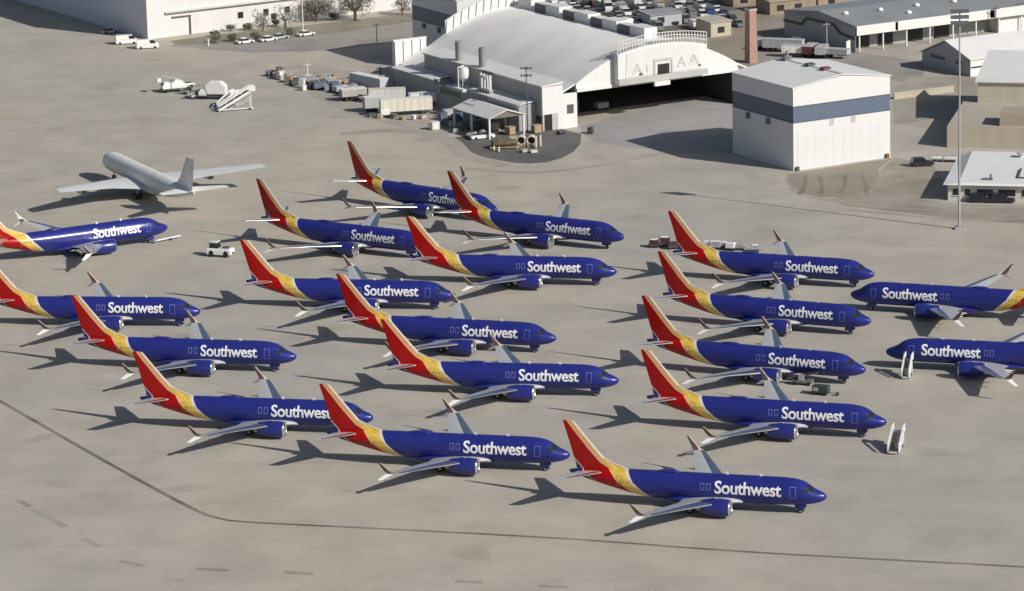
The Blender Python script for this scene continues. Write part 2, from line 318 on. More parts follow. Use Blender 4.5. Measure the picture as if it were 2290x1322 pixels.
    q2 = nn(nt, 'ShaderNodeMath', operation='MULTIPLY'); L.new(q.outputs[0], q2.inputs[0]); L.new(wr.outputs[0], q2.inputs[1])
    q3 = nn(nt, 'ShaderNodeMath', operation='MULTIPLY'); L.new(q2.outputs[0], q3.inputs[0]); q3.inputs[1].default_value = 0.45
    c = mix(q3.outputs[0], c, (0.012, 0.014, 0.03))
    mr = nn(nt, 'ShaderNodeMapRange'); mr.inputs[1].default_value = 0.3; mr.inputs[2].default_value = 0.7; mr.inputs[3].default_value = 0.92; mr.inputs[4].default_value = 1.06; L.new(no.outputs['Fac'], mr.inputs[0])
    mu = nn(nt, 'ShaderNodeMix', data_type='RGBA', blend_type='MULTIPLY'); mu.inputs[0].default_value = 1; L.new(c, mu.inputs[6]); L.new(mr.outputs[0], mu.inputs[7])
    L.new(mu.outputs[2], b.inputs['Base Color']); return m
LIVERY = livery()

def winglet_mat():
    m = bpy.data.materials.new('winglet_paint'); m.use_nodes = True; nt = m.node_tree; L = nt.links
    b = nt.nodes['Principled BSDF']; b.inputs['Roughness'].default_value = 0.35
    tc = nn(nt, 'ShaderNodeTexCoord'); sp = nn(nt, 'ShaderNodeSeparateXYZ'); L.new(tc.outputs['Object'], sp.inputs[0])
    a = nn(nt, 'ShaderNodeMath', operation='MULTIPLY_ADD'); L.new(sp.outputs[2], a.inputs[0]); a.inputs[1].default_value = 0.98; a.inputs[2].default_value = 22.3 - 3.55 * 0.98 + 0.32
    s_ = nn(nt, 'ShaderNodeMath', operation='ADD'); L.new(a.outputs[0], s_.inputs[0]); L.new(sp.outputs[0], s_.inputs[1])
    g_ = nn(nt, 'ShaderNodeMapRange'); g_.inputs[1].default_value = -0.03; g_.inputs[2].default_value = 0.03; L.new(s_.outputs[0], g_.inputs[0])
    x = nn(nt, 'ShaderNodeMix', data_type='RGBA'); L.new(g_.outputs[0], x.inputs[0]); x.inputs[6].default_value = (0.10, 0.065, 0.07, 1); x.inputs[7].default_value = (0.66, 0.55, 0.42, 1)
    L.new(x.outputs[2], b.inputs['Base Color']); return m
WINGLET = winglet_mat()

class Tube:
    """fuselage skin from stations (x, top, bottom, half width); surf(x, theta) gives a point on it"""
    def __init__(s, st):
        s.st = sorted(st, key=lambda q: -q[0]); s.x = np.array([q[0] for q in s.st][::-1]); s.c = [np.array([q[k] for q in s.st][::-1]) for k in (1, 2, 3)]
    def at(s, x):
        i = int(np.clip(np.searchsorted(s.x, x) - 1, 0, len(s.x) - 2)); h = s.x[i + 1] - s.x[i]; t = (x - s.x[i]) / h; out = []
        for c in s.c:
            d = np.diff(c) / np.diff(s.x)
            def slope(k):
                if k == 0: return d[0]
                if k == len(s.x) - 1: return d[-1]
                return 0.0 if d[k - 1] * d[k] <= 0 else 2 * d[k - 1] * d[k] / (d[k - 1] + d[k])
            m0, m1 = slope(i) * h, slope(i + 1) * h
            out.append(c[i] * (2 * t ** 3 - 3 * t ** 2 + 1) + m0 * (t ** 3 - 2 * t ** 2 + t) + c[i + 1] * (-2 * t ** 3 + 3 * t ** 2) + m1 * (t ** 3 - t ** 2))
        return out
    def surf(s, x, th, off=0.0):
        top, bot, hw = s.at(x); zc, h = (top + bot) / 2, (top - bot) / 2
        return (x, (hw + off) * math.cos(th), zc + (h + off) * math.sin(th))
    def mesh(s, n=36, step=0.6):
        x0, x1 = s.x[-1], s.x[0]; xs = []; x = x0
        while x > x1: xs.append(x); x -= step * (0.25 if x > x0 - 2.5 else 0.5 if x > x0 - 6 else 1.0)
        xs.append(x1)
        return MB().loft([[s.surf(x, 2 * math.pi * i / n) for i in range(n)] for x in xs])
    def patch(s, x0, x1, z0, z1, side, off=0.012, k=6):
        """skin patch between two heights on one side (side -1 right, +1 left)"""
        m = MB(); rows = []
        for i in range(k + 1):
            row = []
            for j in range(3):
                x = x0 + (x1 - x0) * j / 2; z = z0 + (z1 - z0) * i / k; top, bot, hw = s.at(x); zc, h = (top + bot) / 2, (top - bot) / 2
                th = math.asin(max(-1, min(1, (z - zc) / h))); th = th if side > 0 else math.pi - th; row.append(s.surf(x, th, off))
            rows.append(row)
        vs = [p for r in rows for p in r]; m.add(vs, [(3 * i + j, 3 * i + j + 1, 3 * i + j + 4, 3 * i + j + 3) for i in range(k) for j in range(2)]); return m
    def frame(s, x0, x1, z0, z1, side, t=0.09, off=0.016):
        m = MB()
        for a in ((x0, x0 + t, z0, z1), (x1 - t, x1, z0, z1), (x0 + t, x1 - t, z0, z0 + t), (x0 + t, x1 - t, z1 - t, z1)):
            q = s.patch(*a, side, off); m.add(q.v, q.f)
        return m

def foil(le, te, y, z, t, nx=9, flat=0.0):
    """one wing section at span y: points round an aerofoil between leading edge x and trailing edge x"""
    c = le - te; up, lo = [], []
    for i in range(nx + 1):
        f = 0.5 - 0.5 * math.cos(math.pi * i / nx)
        th = 5 * t * (0.2969 * math.sqrt(f) - 0.126 * f - 0.3516 * f * f + 0.2843 * f ** 3 - 0.1015 * f ** 4)
        up.append((le - f * c, y, z + th * c * (1.1 - flat))); lo.append((le - f * c, y, z - th * c * (0.9 - flat)))
    return up + lo[-2:0:-1]
def vfoil(le, te, z, y0, t, nx=8):
    return [(p[0], y0 + (p[2] - 0), z) for p in foil(le, te, 0, 0, t, nx)]
def wing_mb(secs, sgn): return MB().loft([[(p[0], p[1] * sgn, p[2]) for p in foil(*q)] for q in secs])

def wheel(parent, x, y, r, wdt, name='wheel'):
    m = MB(); m.lathe([(-wdt / 2, r * 0.82), (-wdt / 2 + 0.05, r), (wdt / 2 - 0.05, r), (wdt / 2, r * 0.82)], (x, y, r), 'y', 16); m.mi = 1
    m.lathe([(-wdt / 2 - 0.012, r * 0.45), (wdt / 2 + 0.012, r * 0.45)], (x, y, r), 'y', 12)
    return m.build(name, [RUBBER, STEEL], parent)

def text_mesh(word, bold=0.02):
    cu = bpy.data.curves.new('word', 'FONT'); cu.body = word; cu.size = 1.0; cu.offset = bold; cu.resolution_u = 3; cu.space_character = 0.95
    o = bpy.data.objects.new('word', cu); COL.objects.link(o); bpy.context.view_layer.update()
    me = bpy.data.meshes.new_from_object(o.evaluated_get(bpy.context.evaluated_depsgraph_get()))
    bpy.data.objects.remove(o); bpy.data.curves.remove(cu)
    bm = bmesh.new(); bm.from_mesh(me); bpy.data.meshes.remove(me)
    bmesh.ops.triangulate(bm, faces=bm.faces); return bm
def wrap_word(word, skin, xa, xb, z0, arc, side, cap=0.73):
    """lettering laid on the fuselage skin: from xa (first letter) to xb, baseline height z0, capital height arc metres round the skin"""
    bm = text_mesh(word); xs = [v.co.x for v in bm.verts]; mn, mxx = min(xs), max(xs)
    for v in bm.verts: v.co.x = (v.co.x - mn) / (mxx - mn); v.co.y /= cap
    for k in range(-2, 14):
        bmesh.ops.bisect_plane(bm, geom=bm.verts[:] + bm.edges[:] + bm.faces[:], plane_co=(0, k / 11, 0), plane_no=(0, 1, 0))
    for v in bm.verts:
        x = xa + (xb - xa) * v.co.x; top, bot, hw = skin.at(x); zc, h = (top + bot) / 2, (top - bot) / 2
        th = math.asin((z0 - zc) / h) + v.co.y * arc / ((h + hw) / 2)
        v.co = skin.surf(x, th if side > 0 else math.pi - th, 0.014)
    me = bpy.data.meshes.new('lettering'); bm.to_mesh(me); bm.free(); me.materials.append(LETTER)
    return me

def engine(parent, cx, cy, cz, L_, r, cowl, lip=True):
    """nacelle with inlet lip, fan and exhaust; cx is the inlet plane"""
    m = MB(); n = 28
    prof = [(-0.16, r * 0.955), (-0.5, r * 1.0), (-1.2, r * 1.035), (-L_ * 0.5, r * 1.03), (-L_ * 0.8, r * 0.93), (-L_, r * 0.80), (-L_ + 0.02, r * 0.72), (-L_ * 0.75, r * 0.70)]
    m.lathe(prof, (cx, cy, cz), 'x', n, cap=False)
    e = m.build('engine', cowl, parent, smooth=True, auto=50)
    m = MB(); m.lathe([(-0.16, r * 0.957), (-0.05, r * 0.925), (0.0, r * 0.88), (-0.04, r * 0.835), (-0.2, r * 0.805)], (cx, cy, cz), 'x', n, cap=False)
    m.build('inlet_lip', CHROME, e, smooth=True)
    m = MB(); m.lathe([(-0.2, r * 0.805), (-0.9, r * 0.80)], (cx, cy, cz), 'x', n, cap=False); m.mi = 1
    m.lathe([(-0.9, r * 0.80), (-0.86, r * 0.3), (-0.5, 0.12), (-0.42, 0.01)], (cx, cy, cz), 'x', n, cap=False)
    m.build('fan', [STEEL, DKSTEEL], e, smooth=True, auto=40)
    m = MB(); m.lathe([(-L_ * 0.75, r * 0.70), (-L_ - 0.1, r * 0.56), (-L_ - 0.7, r * 0.46), (-L_ - 0.72, r * 0.36), (-L_ - 1.2, 0.05)], (cx, cy, cz), 'x', 20, cap=True)
    m.build('exhaust_nozzle', EXHAUST, e, smooth=True, auto=40)
    return e

# ---------------------------------------------------------------- the blue airliner
SKIN = Tube([(0, 2.66, 2.60, 0.04), (-0.18, 2.98, 2.28, 0.36), (-0.5, 3.20, 2.02, 0.62), (-1.0, 3.44, 1.80, 0.93), (-1.7, 3.72, 1.58, 1.24), (-2.2, 4.02, 1.48, 1.40), (-2.8, 4.45, 1.38, 1.56), (-3.5, 4.80, 1.30, 1.69),
             (-4.6, 5.06, 1.23, 1.81), (-6.0, 5.18, 1.19, 1.87), (-8, 5.20, 1.18, 1.88), (-24.5, 5.20, 1.18, 1.88), (-26.5, 5.20, 1.32, 1.87), (-28.5, 5.19, 1.68, 1.80), (-30.5, 5.17, 2.16, 1.66),
             (-32.5, 5.13, 2.68, 1.42), (-34.5, 5.06, 3.22, 1.08), (-36.3, 4.98, 3.74, 0.72), (-37.6, 4.86, 4.14, 0.40), (-38.1, 4.72, 4.36, 0.16)])
def make_airliner(label):
    t = thing('airliner', label, 'airliner', group='blue airliners parked on the apron')
    body = SKIN.mesh().build('fuselage', LIVERY, t, smooth=True, auto=55)
    # belly fairing joins the wing roots
    fr = Tube([(-11.6, 1.55, 1.20, 0.9), (-12.8, 1.9, 1.02, 1.7), (-14.5, 2.15, 0.92, 2.05), (-20.0, 2.15, 0.92, 2.1), (-22.5, 1.9, 1.0, 1.75), (-24.2, 1.6, 1.2, 0.9)])
    fr.mesh(24, 0.6).build('belly_fairing', BLUE, body, smooth=True)
    for s, nm in ((-1, 'r'), (1, 'l')):
        # glazing of the flight deck
        g_ = MB()
        for (xa, xb, za, zb, dz) in ((-1.92, -2.34, 3.42, 3.78, 0.1), (-2.42, -2.86, 3.48, 3.92, 0.1), (-2.94, -3.3, 3.56, 3.96, 0.0)):
            q = SKIN.patch(xa, xb, za, zb, s, 0.014); g_.add(q.v, q.f)
        g_.build('cockpit_window', GLASS, body)
    wsm = MB()
    for s in (-1, 1):
        for k in range(4):
            a = [SKIN.surf(x, R(90) - s * R(an), 0.014) for x, an in ((-1.95, 3 + 11 * k), (-1.95, 14 + 11 * k), (-2.62, 14 + 11 * k), (-2.62, 3 + 11 * k))]
            wsm.add(a, [(0, 1, 2, 3)])
    wsm.build('windscreen', GLASS, body)
    MB().add(*(lambda q: (q.v, q.f))(Tube([(-21.6, 5.2, 5.0, 0.2), (-22.3, 5.42, 5.0, 0.5), (-23.6, 5.46, 5.0, 0.55), (-24.8, 5.3, 5.0, 0.35), (-25.2, 5.2, 5.0, 0.1)]).mesh(16, 0.4))).build('antenna_radome', BLUE, body, smooth=True)
    for xx in (-9.3, -14.3):
        am = MB(); am.prism([(xx, 5.18), (xx - 0.45, 5.18), (xx - 0.55, 5.55), (xx - 0.3, 5.55)], -0.03, 0.03); am.build('blade_antenna', LETTER, body)
    for s in (-1, 1):
        SKIN.frame(-5.1, -4.2, 2.62, 4.25, s, 0.065).build('door', OUTLINE, body)
        SKIN.frame(-30.75, -29.95, 3.1, 4.5, s, 0.07).build('door', mat('door_gap', (0.36, 0.22, 0.04), 0.5), body)
        for x0 in (-16.65, -17.6): SKIN.frame(x0 - 0.62, x0, 3.2, 4.15, s, 0.08).build('emergency_exit', OUTLINE, body)
        me = wrap_word('Southwest', SKIN, -16.1, -6.3, 2.82, 1.88, s) if s < 0 else wrap_word('Southwest', SKIN, -6.3, -16.1, 2.82, 1.88, s)
        o = bpy.data.objects.new('lettering', me); COL.objects.link(o); o.parent = t
    # fin and rudder
    f = MB().loft([vfoil(-30.2, -37.05, 5.0, 0, 0.07), vfoil(-31.2, -37.15, 5.75, 0, 0.075), vfoil(-32.9, -37.45, 6.75, 0, 0.085), vfoil(-35.2, -38.2, 9.4, 0, 0.09), vfoil(-37.3, -38.98, 11.95, 0, 0.09), vfoil(-37.75, -38.98, 12.12, 0, 0.05)])
    fin = f.build('tail_fin', LIVERY, t, smooth=True, auto=50)
    d = MB(); d.prism([(-29.3, 5.16), (-32.8, 5.0), (-32.9, 6.72), (-31.4, 6.0)], -0.11, 0.11); d.build('dorsal_fillet', LIVERY, fin)
    for s in (-1, 1):
        HS = wing_mb([(-32.7, -36.7, 0.3, 4.62, 0.10), (-34.0, -37.3, 2.6, 4.86, 0.095), (-36.7, -38.45, 7.05, 5.42, 0.09), (-37.1, -38.45, 7.18, 5.44, 0.05)], s).build('horizontal_stabilizer', WINGGREY, t, smooth=True, auto=40)
        hsec = [(-34.0, -37.3, 2.6, 4.86, 0.095), (-36.7, -38.45, 7.05, 5.42, 0.09)]
        # wing with flap track fairings, winglet blades and polished leading edge
        secs = [(-11.9, -20.9, 1.2, 1.62, 0.11), (-13.4, -20.75, 2.4, 1.78, 0.115), (-15.45, -20.6, 5.6, 2.22, 0.11), (-18.6, -22.0, 11.2, 2.95, 0.10), (-21.75, -23.45, 16.9, 3.58, 0.09)]
        wg = wing_mb(secs, s).build('wing', WINGGREY, t, smooth=True, auto=40)
        def nose_skin(ss, k=4):
            rings = []
            for q_ in ss:
                pf = foil(*q_); n_ = len(pf); idx = [n_ - k + i for i in range(k)] + list(range(k + 1)); cx_ = q_[0] - 0.25 * (q_[0] - q_[1])
                rings.append([(pf[i % n_][0] + 0.03, pf[i % n_][1] * s, q_[3] + (pf[i % n_][2] - q_[3]) * 1.05) for i in idx])
            m_ = MB(); n_ = len(rings[0]); m_.add([p_ for r_ in rings for p_ in r_], [(j * n_ + i, j * n_ + i + 1, (j + 1) * n_ + i + 1, (j + 1) * n_ + i) for j in range(len(rings) - 1) for i in range(n_ - 1)]); return m_
        nose_skin(secs[1:]).build('slat', SLAT, wg, smooth=True)
        nose_skin([(-33.1, -36.85, 1.0, 4.69, 0.098)] + hsec, 3).build('leading_edge', SLAT, HS, smooth=True)
        u = MB().loft([[(p[0], (p[1]) * s, p[2]) for p in r_] for r_ in (foil(-21.75, -23.45, 16.9, 3.58, 0.07), foil(-22.45, -23.75, 17.35, 3.78, 0.07))] +
                      [[(p[0], (17.6 + (p[2]) * 1.0 + 0.28 * (zz - 4.2)) * s, zz) for p in foil(a, b, 0, 0, 0.07)] for (a, b, zz) in ((-23.1, -24.0, 4.2), (-24.25, -24.75, 5.45))])
        u.build('winglet', WINGLET, wg, smooth=True, auto=50)
        lo_ = MB().loft([[(p[0], (17.15 + p[2] + 0.32 * (3.62 - zz) * 2) * s, zz) for p in foil(a, b, 0, 0, 0.07)] for (a, b, zz) in ((-22.5, -23.8, 3.62), (-23.3, -24.3, 3.2), (-24.3, -25.0, 2.7))])
        lo_.build('winglet', LETTER, wg, smooth=True, auto=50)
        for (y, x0, zz, ln) in ((3.9, -19.0, 1.5, 2.9), (7.6, -19.6, 2.2, 2.6), (10.6, -20.6, 2.6, 2.3)):
            ft = MB(); ft.lathe([(0, 0.03), (-0.4, 0.16), (-ln * 0.5, 0.22), (-ln, 0.03)], (x0, y * s, zz), 'x', 10); ft.build('flap_fairing', WINGGREY, wg, smooth=True)
        en = engine(t, -13.05, 4.83 * s, 1.62, 4.3, 1.24, BLUE)
        py = MB(); py.hexa([(-14.3, 4.83 * s - 0.16, 2.6), (-18.6, 4.83 * s - 0.16, 1.9), (-18.6, 4.83 * s + 0.16, 1.9), (-14.3, 4.83 * s + 0.16, 2.6),
                            (-14.4, 4.83 * s - 0.14, 2.86), (-17.2, 4.83 * s - 0.14, 2.62), (-17.2, 4.83 * s + 0.14, 2.62), (-14.4, 4.83 * s + 0.14, 2.86)])
        py.build('pylon', WHITE, en)
        st = MB(); st.prism([(-14.4, 0), (-15.6, 0), (-15.5, 0.34)], -0.02, 0.02)
        st.v = [(p[0], 4.83 * s - s * (0.93 + p[2] * 0.7), 2.42 + p[2] * 0.75 + p[1]) for p in st.v]; st.build('nacelle_strake', LETTER, en)
        mg = thing_part('main_gear', t)
        MB().tube((-19.4, 2.86 * s, 0.6), (-19.2, 2.8 * s, 2.0), 0.16, 10).build('strut', STEEL, mg)
        for q in (-0.43, 0.43): wheel(mg, -19.4, 2.86 * s + q, 0.56, 0.40)
    ng = MB().tube((-3.85, 0, 0.35), (-3.7, 0, 1.6), 0.11, 10).build('nose_gear', STEEL, t)
    for q in (-0.2, 0.2): wheel(ng, -3.85, q, 0.34, 0.2)
    gd = MB()
    for q in (-0.5, 0.5): gd.box(-4.6, -3.1, q - 0.02, q + 0.02, 0.75, 1.32)
    gd.build('gear_door', BLUE, ng)
    return t
def thing_part(name, parent):
    o = bpy.data.objects.new(name, None); COL.objects.link(o); o.parent = parent; o.empty_display_size = 0.3; return o

FLEET = [  # x, y, heading, label
 (44.4, 514.2, -16.0, 'blue airliner nearest the camera, lowest in the photo beside the dark seam'),
 (8.1, 539.3, -14.6, 'blue airliner whose red fin hides the last letter of the airliner on its left'),
 (-22.1, 563.3, -12.9, 'blue airliner with its last letter hidden by a red fin, nearest the slanting seam'),
 (57.0, 552.9, -17.7, 'blue airliner with a free-standing twin-rail airstair just beyond its nose'),
 (16.9, 581.9, -10.5, 'blue airliner whose red fin crosses the yellow tail band of the airliner behind it'),
 (-36.1, 602.7, -12.7, 'blue airliner whose fin hides part of the airliner cut off by the left edge'),
 (7.3, 610.6, -17.2, 'blue airliner whose yellow tail band is crossed by the red fin in front'),
 (56.9, 584.5, -24.4, 'blue airliner with dark ground equipment on the pavement below its nose'),
 (-54.6, 636.3, -7.9, 'blue airliner facing right with its fin tip cut off by the left edge'),
 (61.0, 616.8, -24.4, 'blue airliner second from the top in the right-hand column of four'),
 (-10.0, 643.4, -10.9, 'blue airliner with its fin tip beside the small white tug'),
 (65.0, 651.0, -21.8, 'blue airliner with pale carts lined up behind its back, top of the right column'),
 (19.1, 658.4, -12.1, 'blue airliner whose fin hides the nose of an airliner in the slanted upper trio'),
 (21.4, 686.6, -31.4, 'blue airliner of the slanted upper trio with its own nose fully in view'),
 (-15.5, 683.6, -31.9, 'blue airliner of the slanted upper trio nearest the grey jet, nose hidden'),
 (-2.5, 714.1, -40.0, 'blue airliner farthest from the camera, its lettering half hidden by a fin'),
 (-66.2, 706.0, 28.0, 'blue airliner below the grey jet, nose up to the right with a pale tow bar'),
 (59.3, 636.6, 158.8, 'upper of the two blue airliners facing left, no stair at its door'),
 (61.3, 596.1, 162.6, 'lower of the two blue airliners facing left, white airstair at its front door'),
]
first = make_airliner(FLEET[0][3]); place(first, FLEET[0][:2], FLEET[0][2])
for (x, y, a, lab) in FLEET[1:]: dup(first, lab, (x, y, 0), a)

# ---------------------------------------------------------------- the bare grey four-engined jet
def make_grey_jet():
    p = at(222, 358, 4.0); hd = 116.5; fw = Vector((math.cos(R(hd)), math.sin(R(hd)))); lf = Vector((-fw.y, fw.x)); o_ = Vector(p) + fw * 2.6 - lf * 2.4
    t = thing('grey_jet', 'plain grey unmarked jet pointing away from the camera above the blue airliners at left', 'airliner', (o_.x, o_.y, 0), hd)
    sk = Tube([(0, 3.3, 3.2, 0.05), (-0.3, 3.9, 2.6, 0.55), (-1.0, 4.5, 2.2, 1.05), (-2.0, 5.1, 1.9, 1.5), (-3.5, 5.6, 1.75, 1.85), (-5.5, 5.8, 1.7, 2.0), (-34, 5.8, 1.7, 2.0), (-38, 5.75, 2.1, 1.85), (-42, 5.65, 2.9, 1.5), (-46, 5.5, 3.8, 0.95), (-49, 5.2, 4.5, 0.3), (-49.6, 5.0, 4.7, 0.1)])
    body = sk.mesh().build('fuselage', JETGREY, t, smooth=True, auto=55)
    fr = Tube([(-14, 2.2, 1.5, 0.9), (-16, 2.6, 1.3, 1.9), (-20, 2.9, 1.2, 2.3), (-28, 2.9, 1.2, 2.3), (-31, 2.4, 1.4, 1.6), (-33, 2.1, 1.7, 0.8)]); fr.mesh(24, 0.8).build('belly_fairing', JETGREY, body, smooth=True)
    g_ = MB()
    for s in (-1, 1):
        for (xa, xb) in ((-1.7, -2.2), (-2.3, -2.8), (-2.9, -3.3)):
            q = sk.patch(xa, xb, 4.3, 4.75, s, 0.014); g_.add(q.v, q.f)
    g_.build('cockpit_window', GLASS, body)
    f = MB().loft([vfoil(-39.8, -48.4, 5.4, 0, 0.08), vfoil(-42.2, -48.9, 7.0, 0, 0.085), vfoil(-46.0, -50.0, 11.7, 0, 0.08), vfoil(-46.6, -50.0, 11.9, 0, 0.05)]); f.build('tail_fin', JETGREY, t, smooth=True, auto=50)
    for s in (-1, 1):
        wing_mb([(-42.6, -47.8, 0.4, 4.9, 0.10), (-48.0, -50.3, 7.0, 5.5, 0.09), (-48.5, -50.3, 7.2, 5.55, 0.05)], s).build('horizontal_stabilizer', JETGREY, t, smooth=True, auto=40)
        secs = [(-14.5, -29.0, 1.4, 2.2, 0.11), (-17.2, -28.2, 4.5, 2.6, 0.11), (-20.6, -28.4, 9.2, 3.3, 0.10), (-29.3, -33.4, 21.6, 4.9, 0.09), (-30.2, -33.6, 22.4, 5.0, 0.05)]
        wing_mb(secs, s).build('wing', mat('jet_wing_grey', (0.66, 0.67, 0.66), 0.36, 0.0, var=0.06, scale=0.4), t, smooth=True, auto=40)
        for (y, x, z) in ((8.4, -16.6, 1.75), (13.8, -20.6, 2.3)):
            en = engine(t, x, y * s, z, 3.6, 0.78, JETGREY)
            py = MB(); py.hexa([(x - 0.7, y * s - 0.12, z + 0.6), (x - 4.6, y * s - 0.12, z + 0.5), (x - 4.6, y * s + 0.12, z + 0.5), (x - 0.7, y * s + 0.12, z + 0.6), (x - 1.2, y * s - 0.1, z + 1.0), (x - 5.2, y * s - 0.1, z + 1.35), (x - 5.2, y * s + 0.1, z + 1.35), (x - 1.2, y * s + 0.1, z + 1.0)]); py.build('pylon', JETGREY, en)
        mg = thing_part('main_gear', t); MB().tube((-26, 3.2 * s, 0.6), (-26, 3.0 * s, 2.4), 0.2, 10).build('strut', STEEL, mg)
        for q in (-0.5, 0.5):
            for xx in (-25.3, -26.7): wheel(mg, xx, 3.2 * s + q, 0.6, 0.42)
    ng = MB().tube((-4.5, 0, 0.4), (-4.4, 0, 2.2), 0.14, 10).build('nose_gear', STEEL, t)
    for q in (-0.28, 0.28): wheel(ng, -4.5, q, 0.45, 0.26)
make_grey_jet()

#BUILDINGS
# ---------------------------------------------------------------- buildings
def sub(name, mb, m, parent, **k): return mb.build(name, m, parent, **k)
# two tall white test blocks with a slate blue band (local x along the lit front, y along the shaded side)
BLK = mat('block_cladding', (0.66, 0.66, 0.655), 0.55, var=0.03, scale=0.5, streak=True)
def make_block(label, loc, rz, H=17.3, HR=18.9, ZA=10.1, ZB=13.4):
    t = thing('white_block', label, 'building', loc, rz, 'white blocks with a blue band'); W, D = 24.2, 23.2
    b = MB(); b.box(0, W, 0, D, 0, ZA); b.box(0, W, 0, D, ZB, H - 0.35); w_ = b.build('wall', BLK, t)
    MB().add([(0, 0, H - 0.35), (W, 0, H - 0.35), (W, 0, H), (W / 2, 0, HR - 0.2), (0, 0, H), (0, D, H - 0.35), (W, D, H - 0.35), (W, D, H), (W / 2, D, HR - 0.2), (0, D, H)],
             [(0, 1, 2, 3, 4), (9, 8, 7, 6, 5), (0, 4, 9, 5), (1, 6, 7, 2)]).build('gable', BLK, t)
    MB().box(0.04, W - 0.04, 0.04, D - 0.04, ZA, ZB).build('painted_band', BLUEBAND, t)
    for (x0, x1, z0, z1) in ((-0.25, W / 2, H - 0.02, HR), (W / 2, W + 0.25, HR, H - 0.02)):
        r = MB(); r.hexa([(x0, -0.2, z0), (x1, -0.2, z1), (x1, D + 0.2, z1), (x0, D + 0.2, z0), (x0, -0.2, z0 + 0.18), (x1, -0.2, z1 + 0.18), (x1, D + 0.2, z1 + 0.18), (x0, D + 0.2, z0 + 0.18)]); r.build('roof', WHITEROOF, t)
    MB().box(W / 2 - 0.3, W / 2 + 0.3, -0.2, D + 0.2, HR + 0.02, HR + 0.26).build('ridge_cap', mat('ridge_grey', (0.5, 0.5, 0.49), 0.6), t)
    for z, pr in ((ZA, 0.05), (ZB, 0.05)):
        tr = MB(); tr.box(-pr, W + pr, -pr, 0.0, z - 0.12, z + 0.12); tr.box(-pr, 0.0, 0.0, D, z - 0.12, z + 0.12); tr.build('band_trim', mat('trim_dark', (0.10, 0.12, 0.15), 0.5), t)  # dark slate trim along both edges of the band
    for x in (9.5, 14.9):
        v = MB()
        for k in range(3): v.box(x - 0.55 + 0.4 * k, x - 0.25 + 0.4 * k, -0.06, 0.0, ZA - 1.6, ZA - 0.2)
        v.build('vent', mat('vent_grey', (0.48, 0.48, 0.47), 0.6), t)
    for y in (9.2, 16.9):
        v = MB(); v.box(-0.45, 0.0, y - 0.55, y + 0.55, ZA - 1.6, ZA - 0.4); v.build('wall_unit', mat('unit_grey', (0.14, 0.15, 0.17), 0.6), t)
    for x0, x1 in ((1.0, 12.0), (12.4, 23.4)):
        d = MB(); d.box(x0, x1, -0.05, 0.0, 0.05, ZA - 2.1); dr = d.build('hangar_door', mat('door_white', (0.655, 0.655, 0.65), 0.5, var=0.025, scale=0.8, streak=True), t)
        for k in range(5):
            if k: q = MB(); q.box(x0 + (x1 - x0) * k / 5 - 0.02, x0 + (x1 - x0) * k / 5 + 0.02, -0.07, -0.05, 0.1, ZA - 2.2); q.build('panel_seam', mat('seam_grey', (0.62, 0.61, 0.59), 0.6), dr)
    kb = MB(); kb.box(-0.03, W + 0.03, -0.03, -0.001, 0.0, 1.3); kb.build('kick_plate', mat('stained_white', (0.66, 0.62, 0.55), 0.7, var=0.25, scale=1.2), t)
    for (x, m_) in ((0.75, DKSTEEL), (W - 1.0, mat('rusty_red', (0.20, 0.07, 0.05), 0.7))):
        q = MB(); q.box(x - 0.35, x + 0.35, -0.6, -0.08, 0.0, 0.9); q.build('corner_guard', m_, t)
    for (y, mcol, nm) in ((20.5, (0.20, 0.20, 0.21), 'roof_fan'), (11.8, (0.06, 0.10, 0.10), 'roof_vent'), (6.0, (0.16, 0.045, 0.07), 'roof_vent')):
        q = MB(); q.box(W / 2 - 0.9, W / 2 + 0.9, y - 0.7, y + 0.7, HR + 0.27, HR + 0.75)
        if nm == 'roof_fan': q.lathe([(0, 1.0), (0.25, 1.0), (0.5, 0.35), (1.4, 0.35)], (W / 2, y, HR + 0.75), 'z', 14)
        q.build(nm, mat(nm + str(int(y)), mcol, 0.6), t)
    return t
blk = make_block('white block with a slate blue band standing free right of the arched hangar', (58.8, 755.9, 0), 29.0)
dup(blk, 'shaded white block with a dark band rising behind the arched hangar roof', (-11.3, 881.2, 0), 29.0)

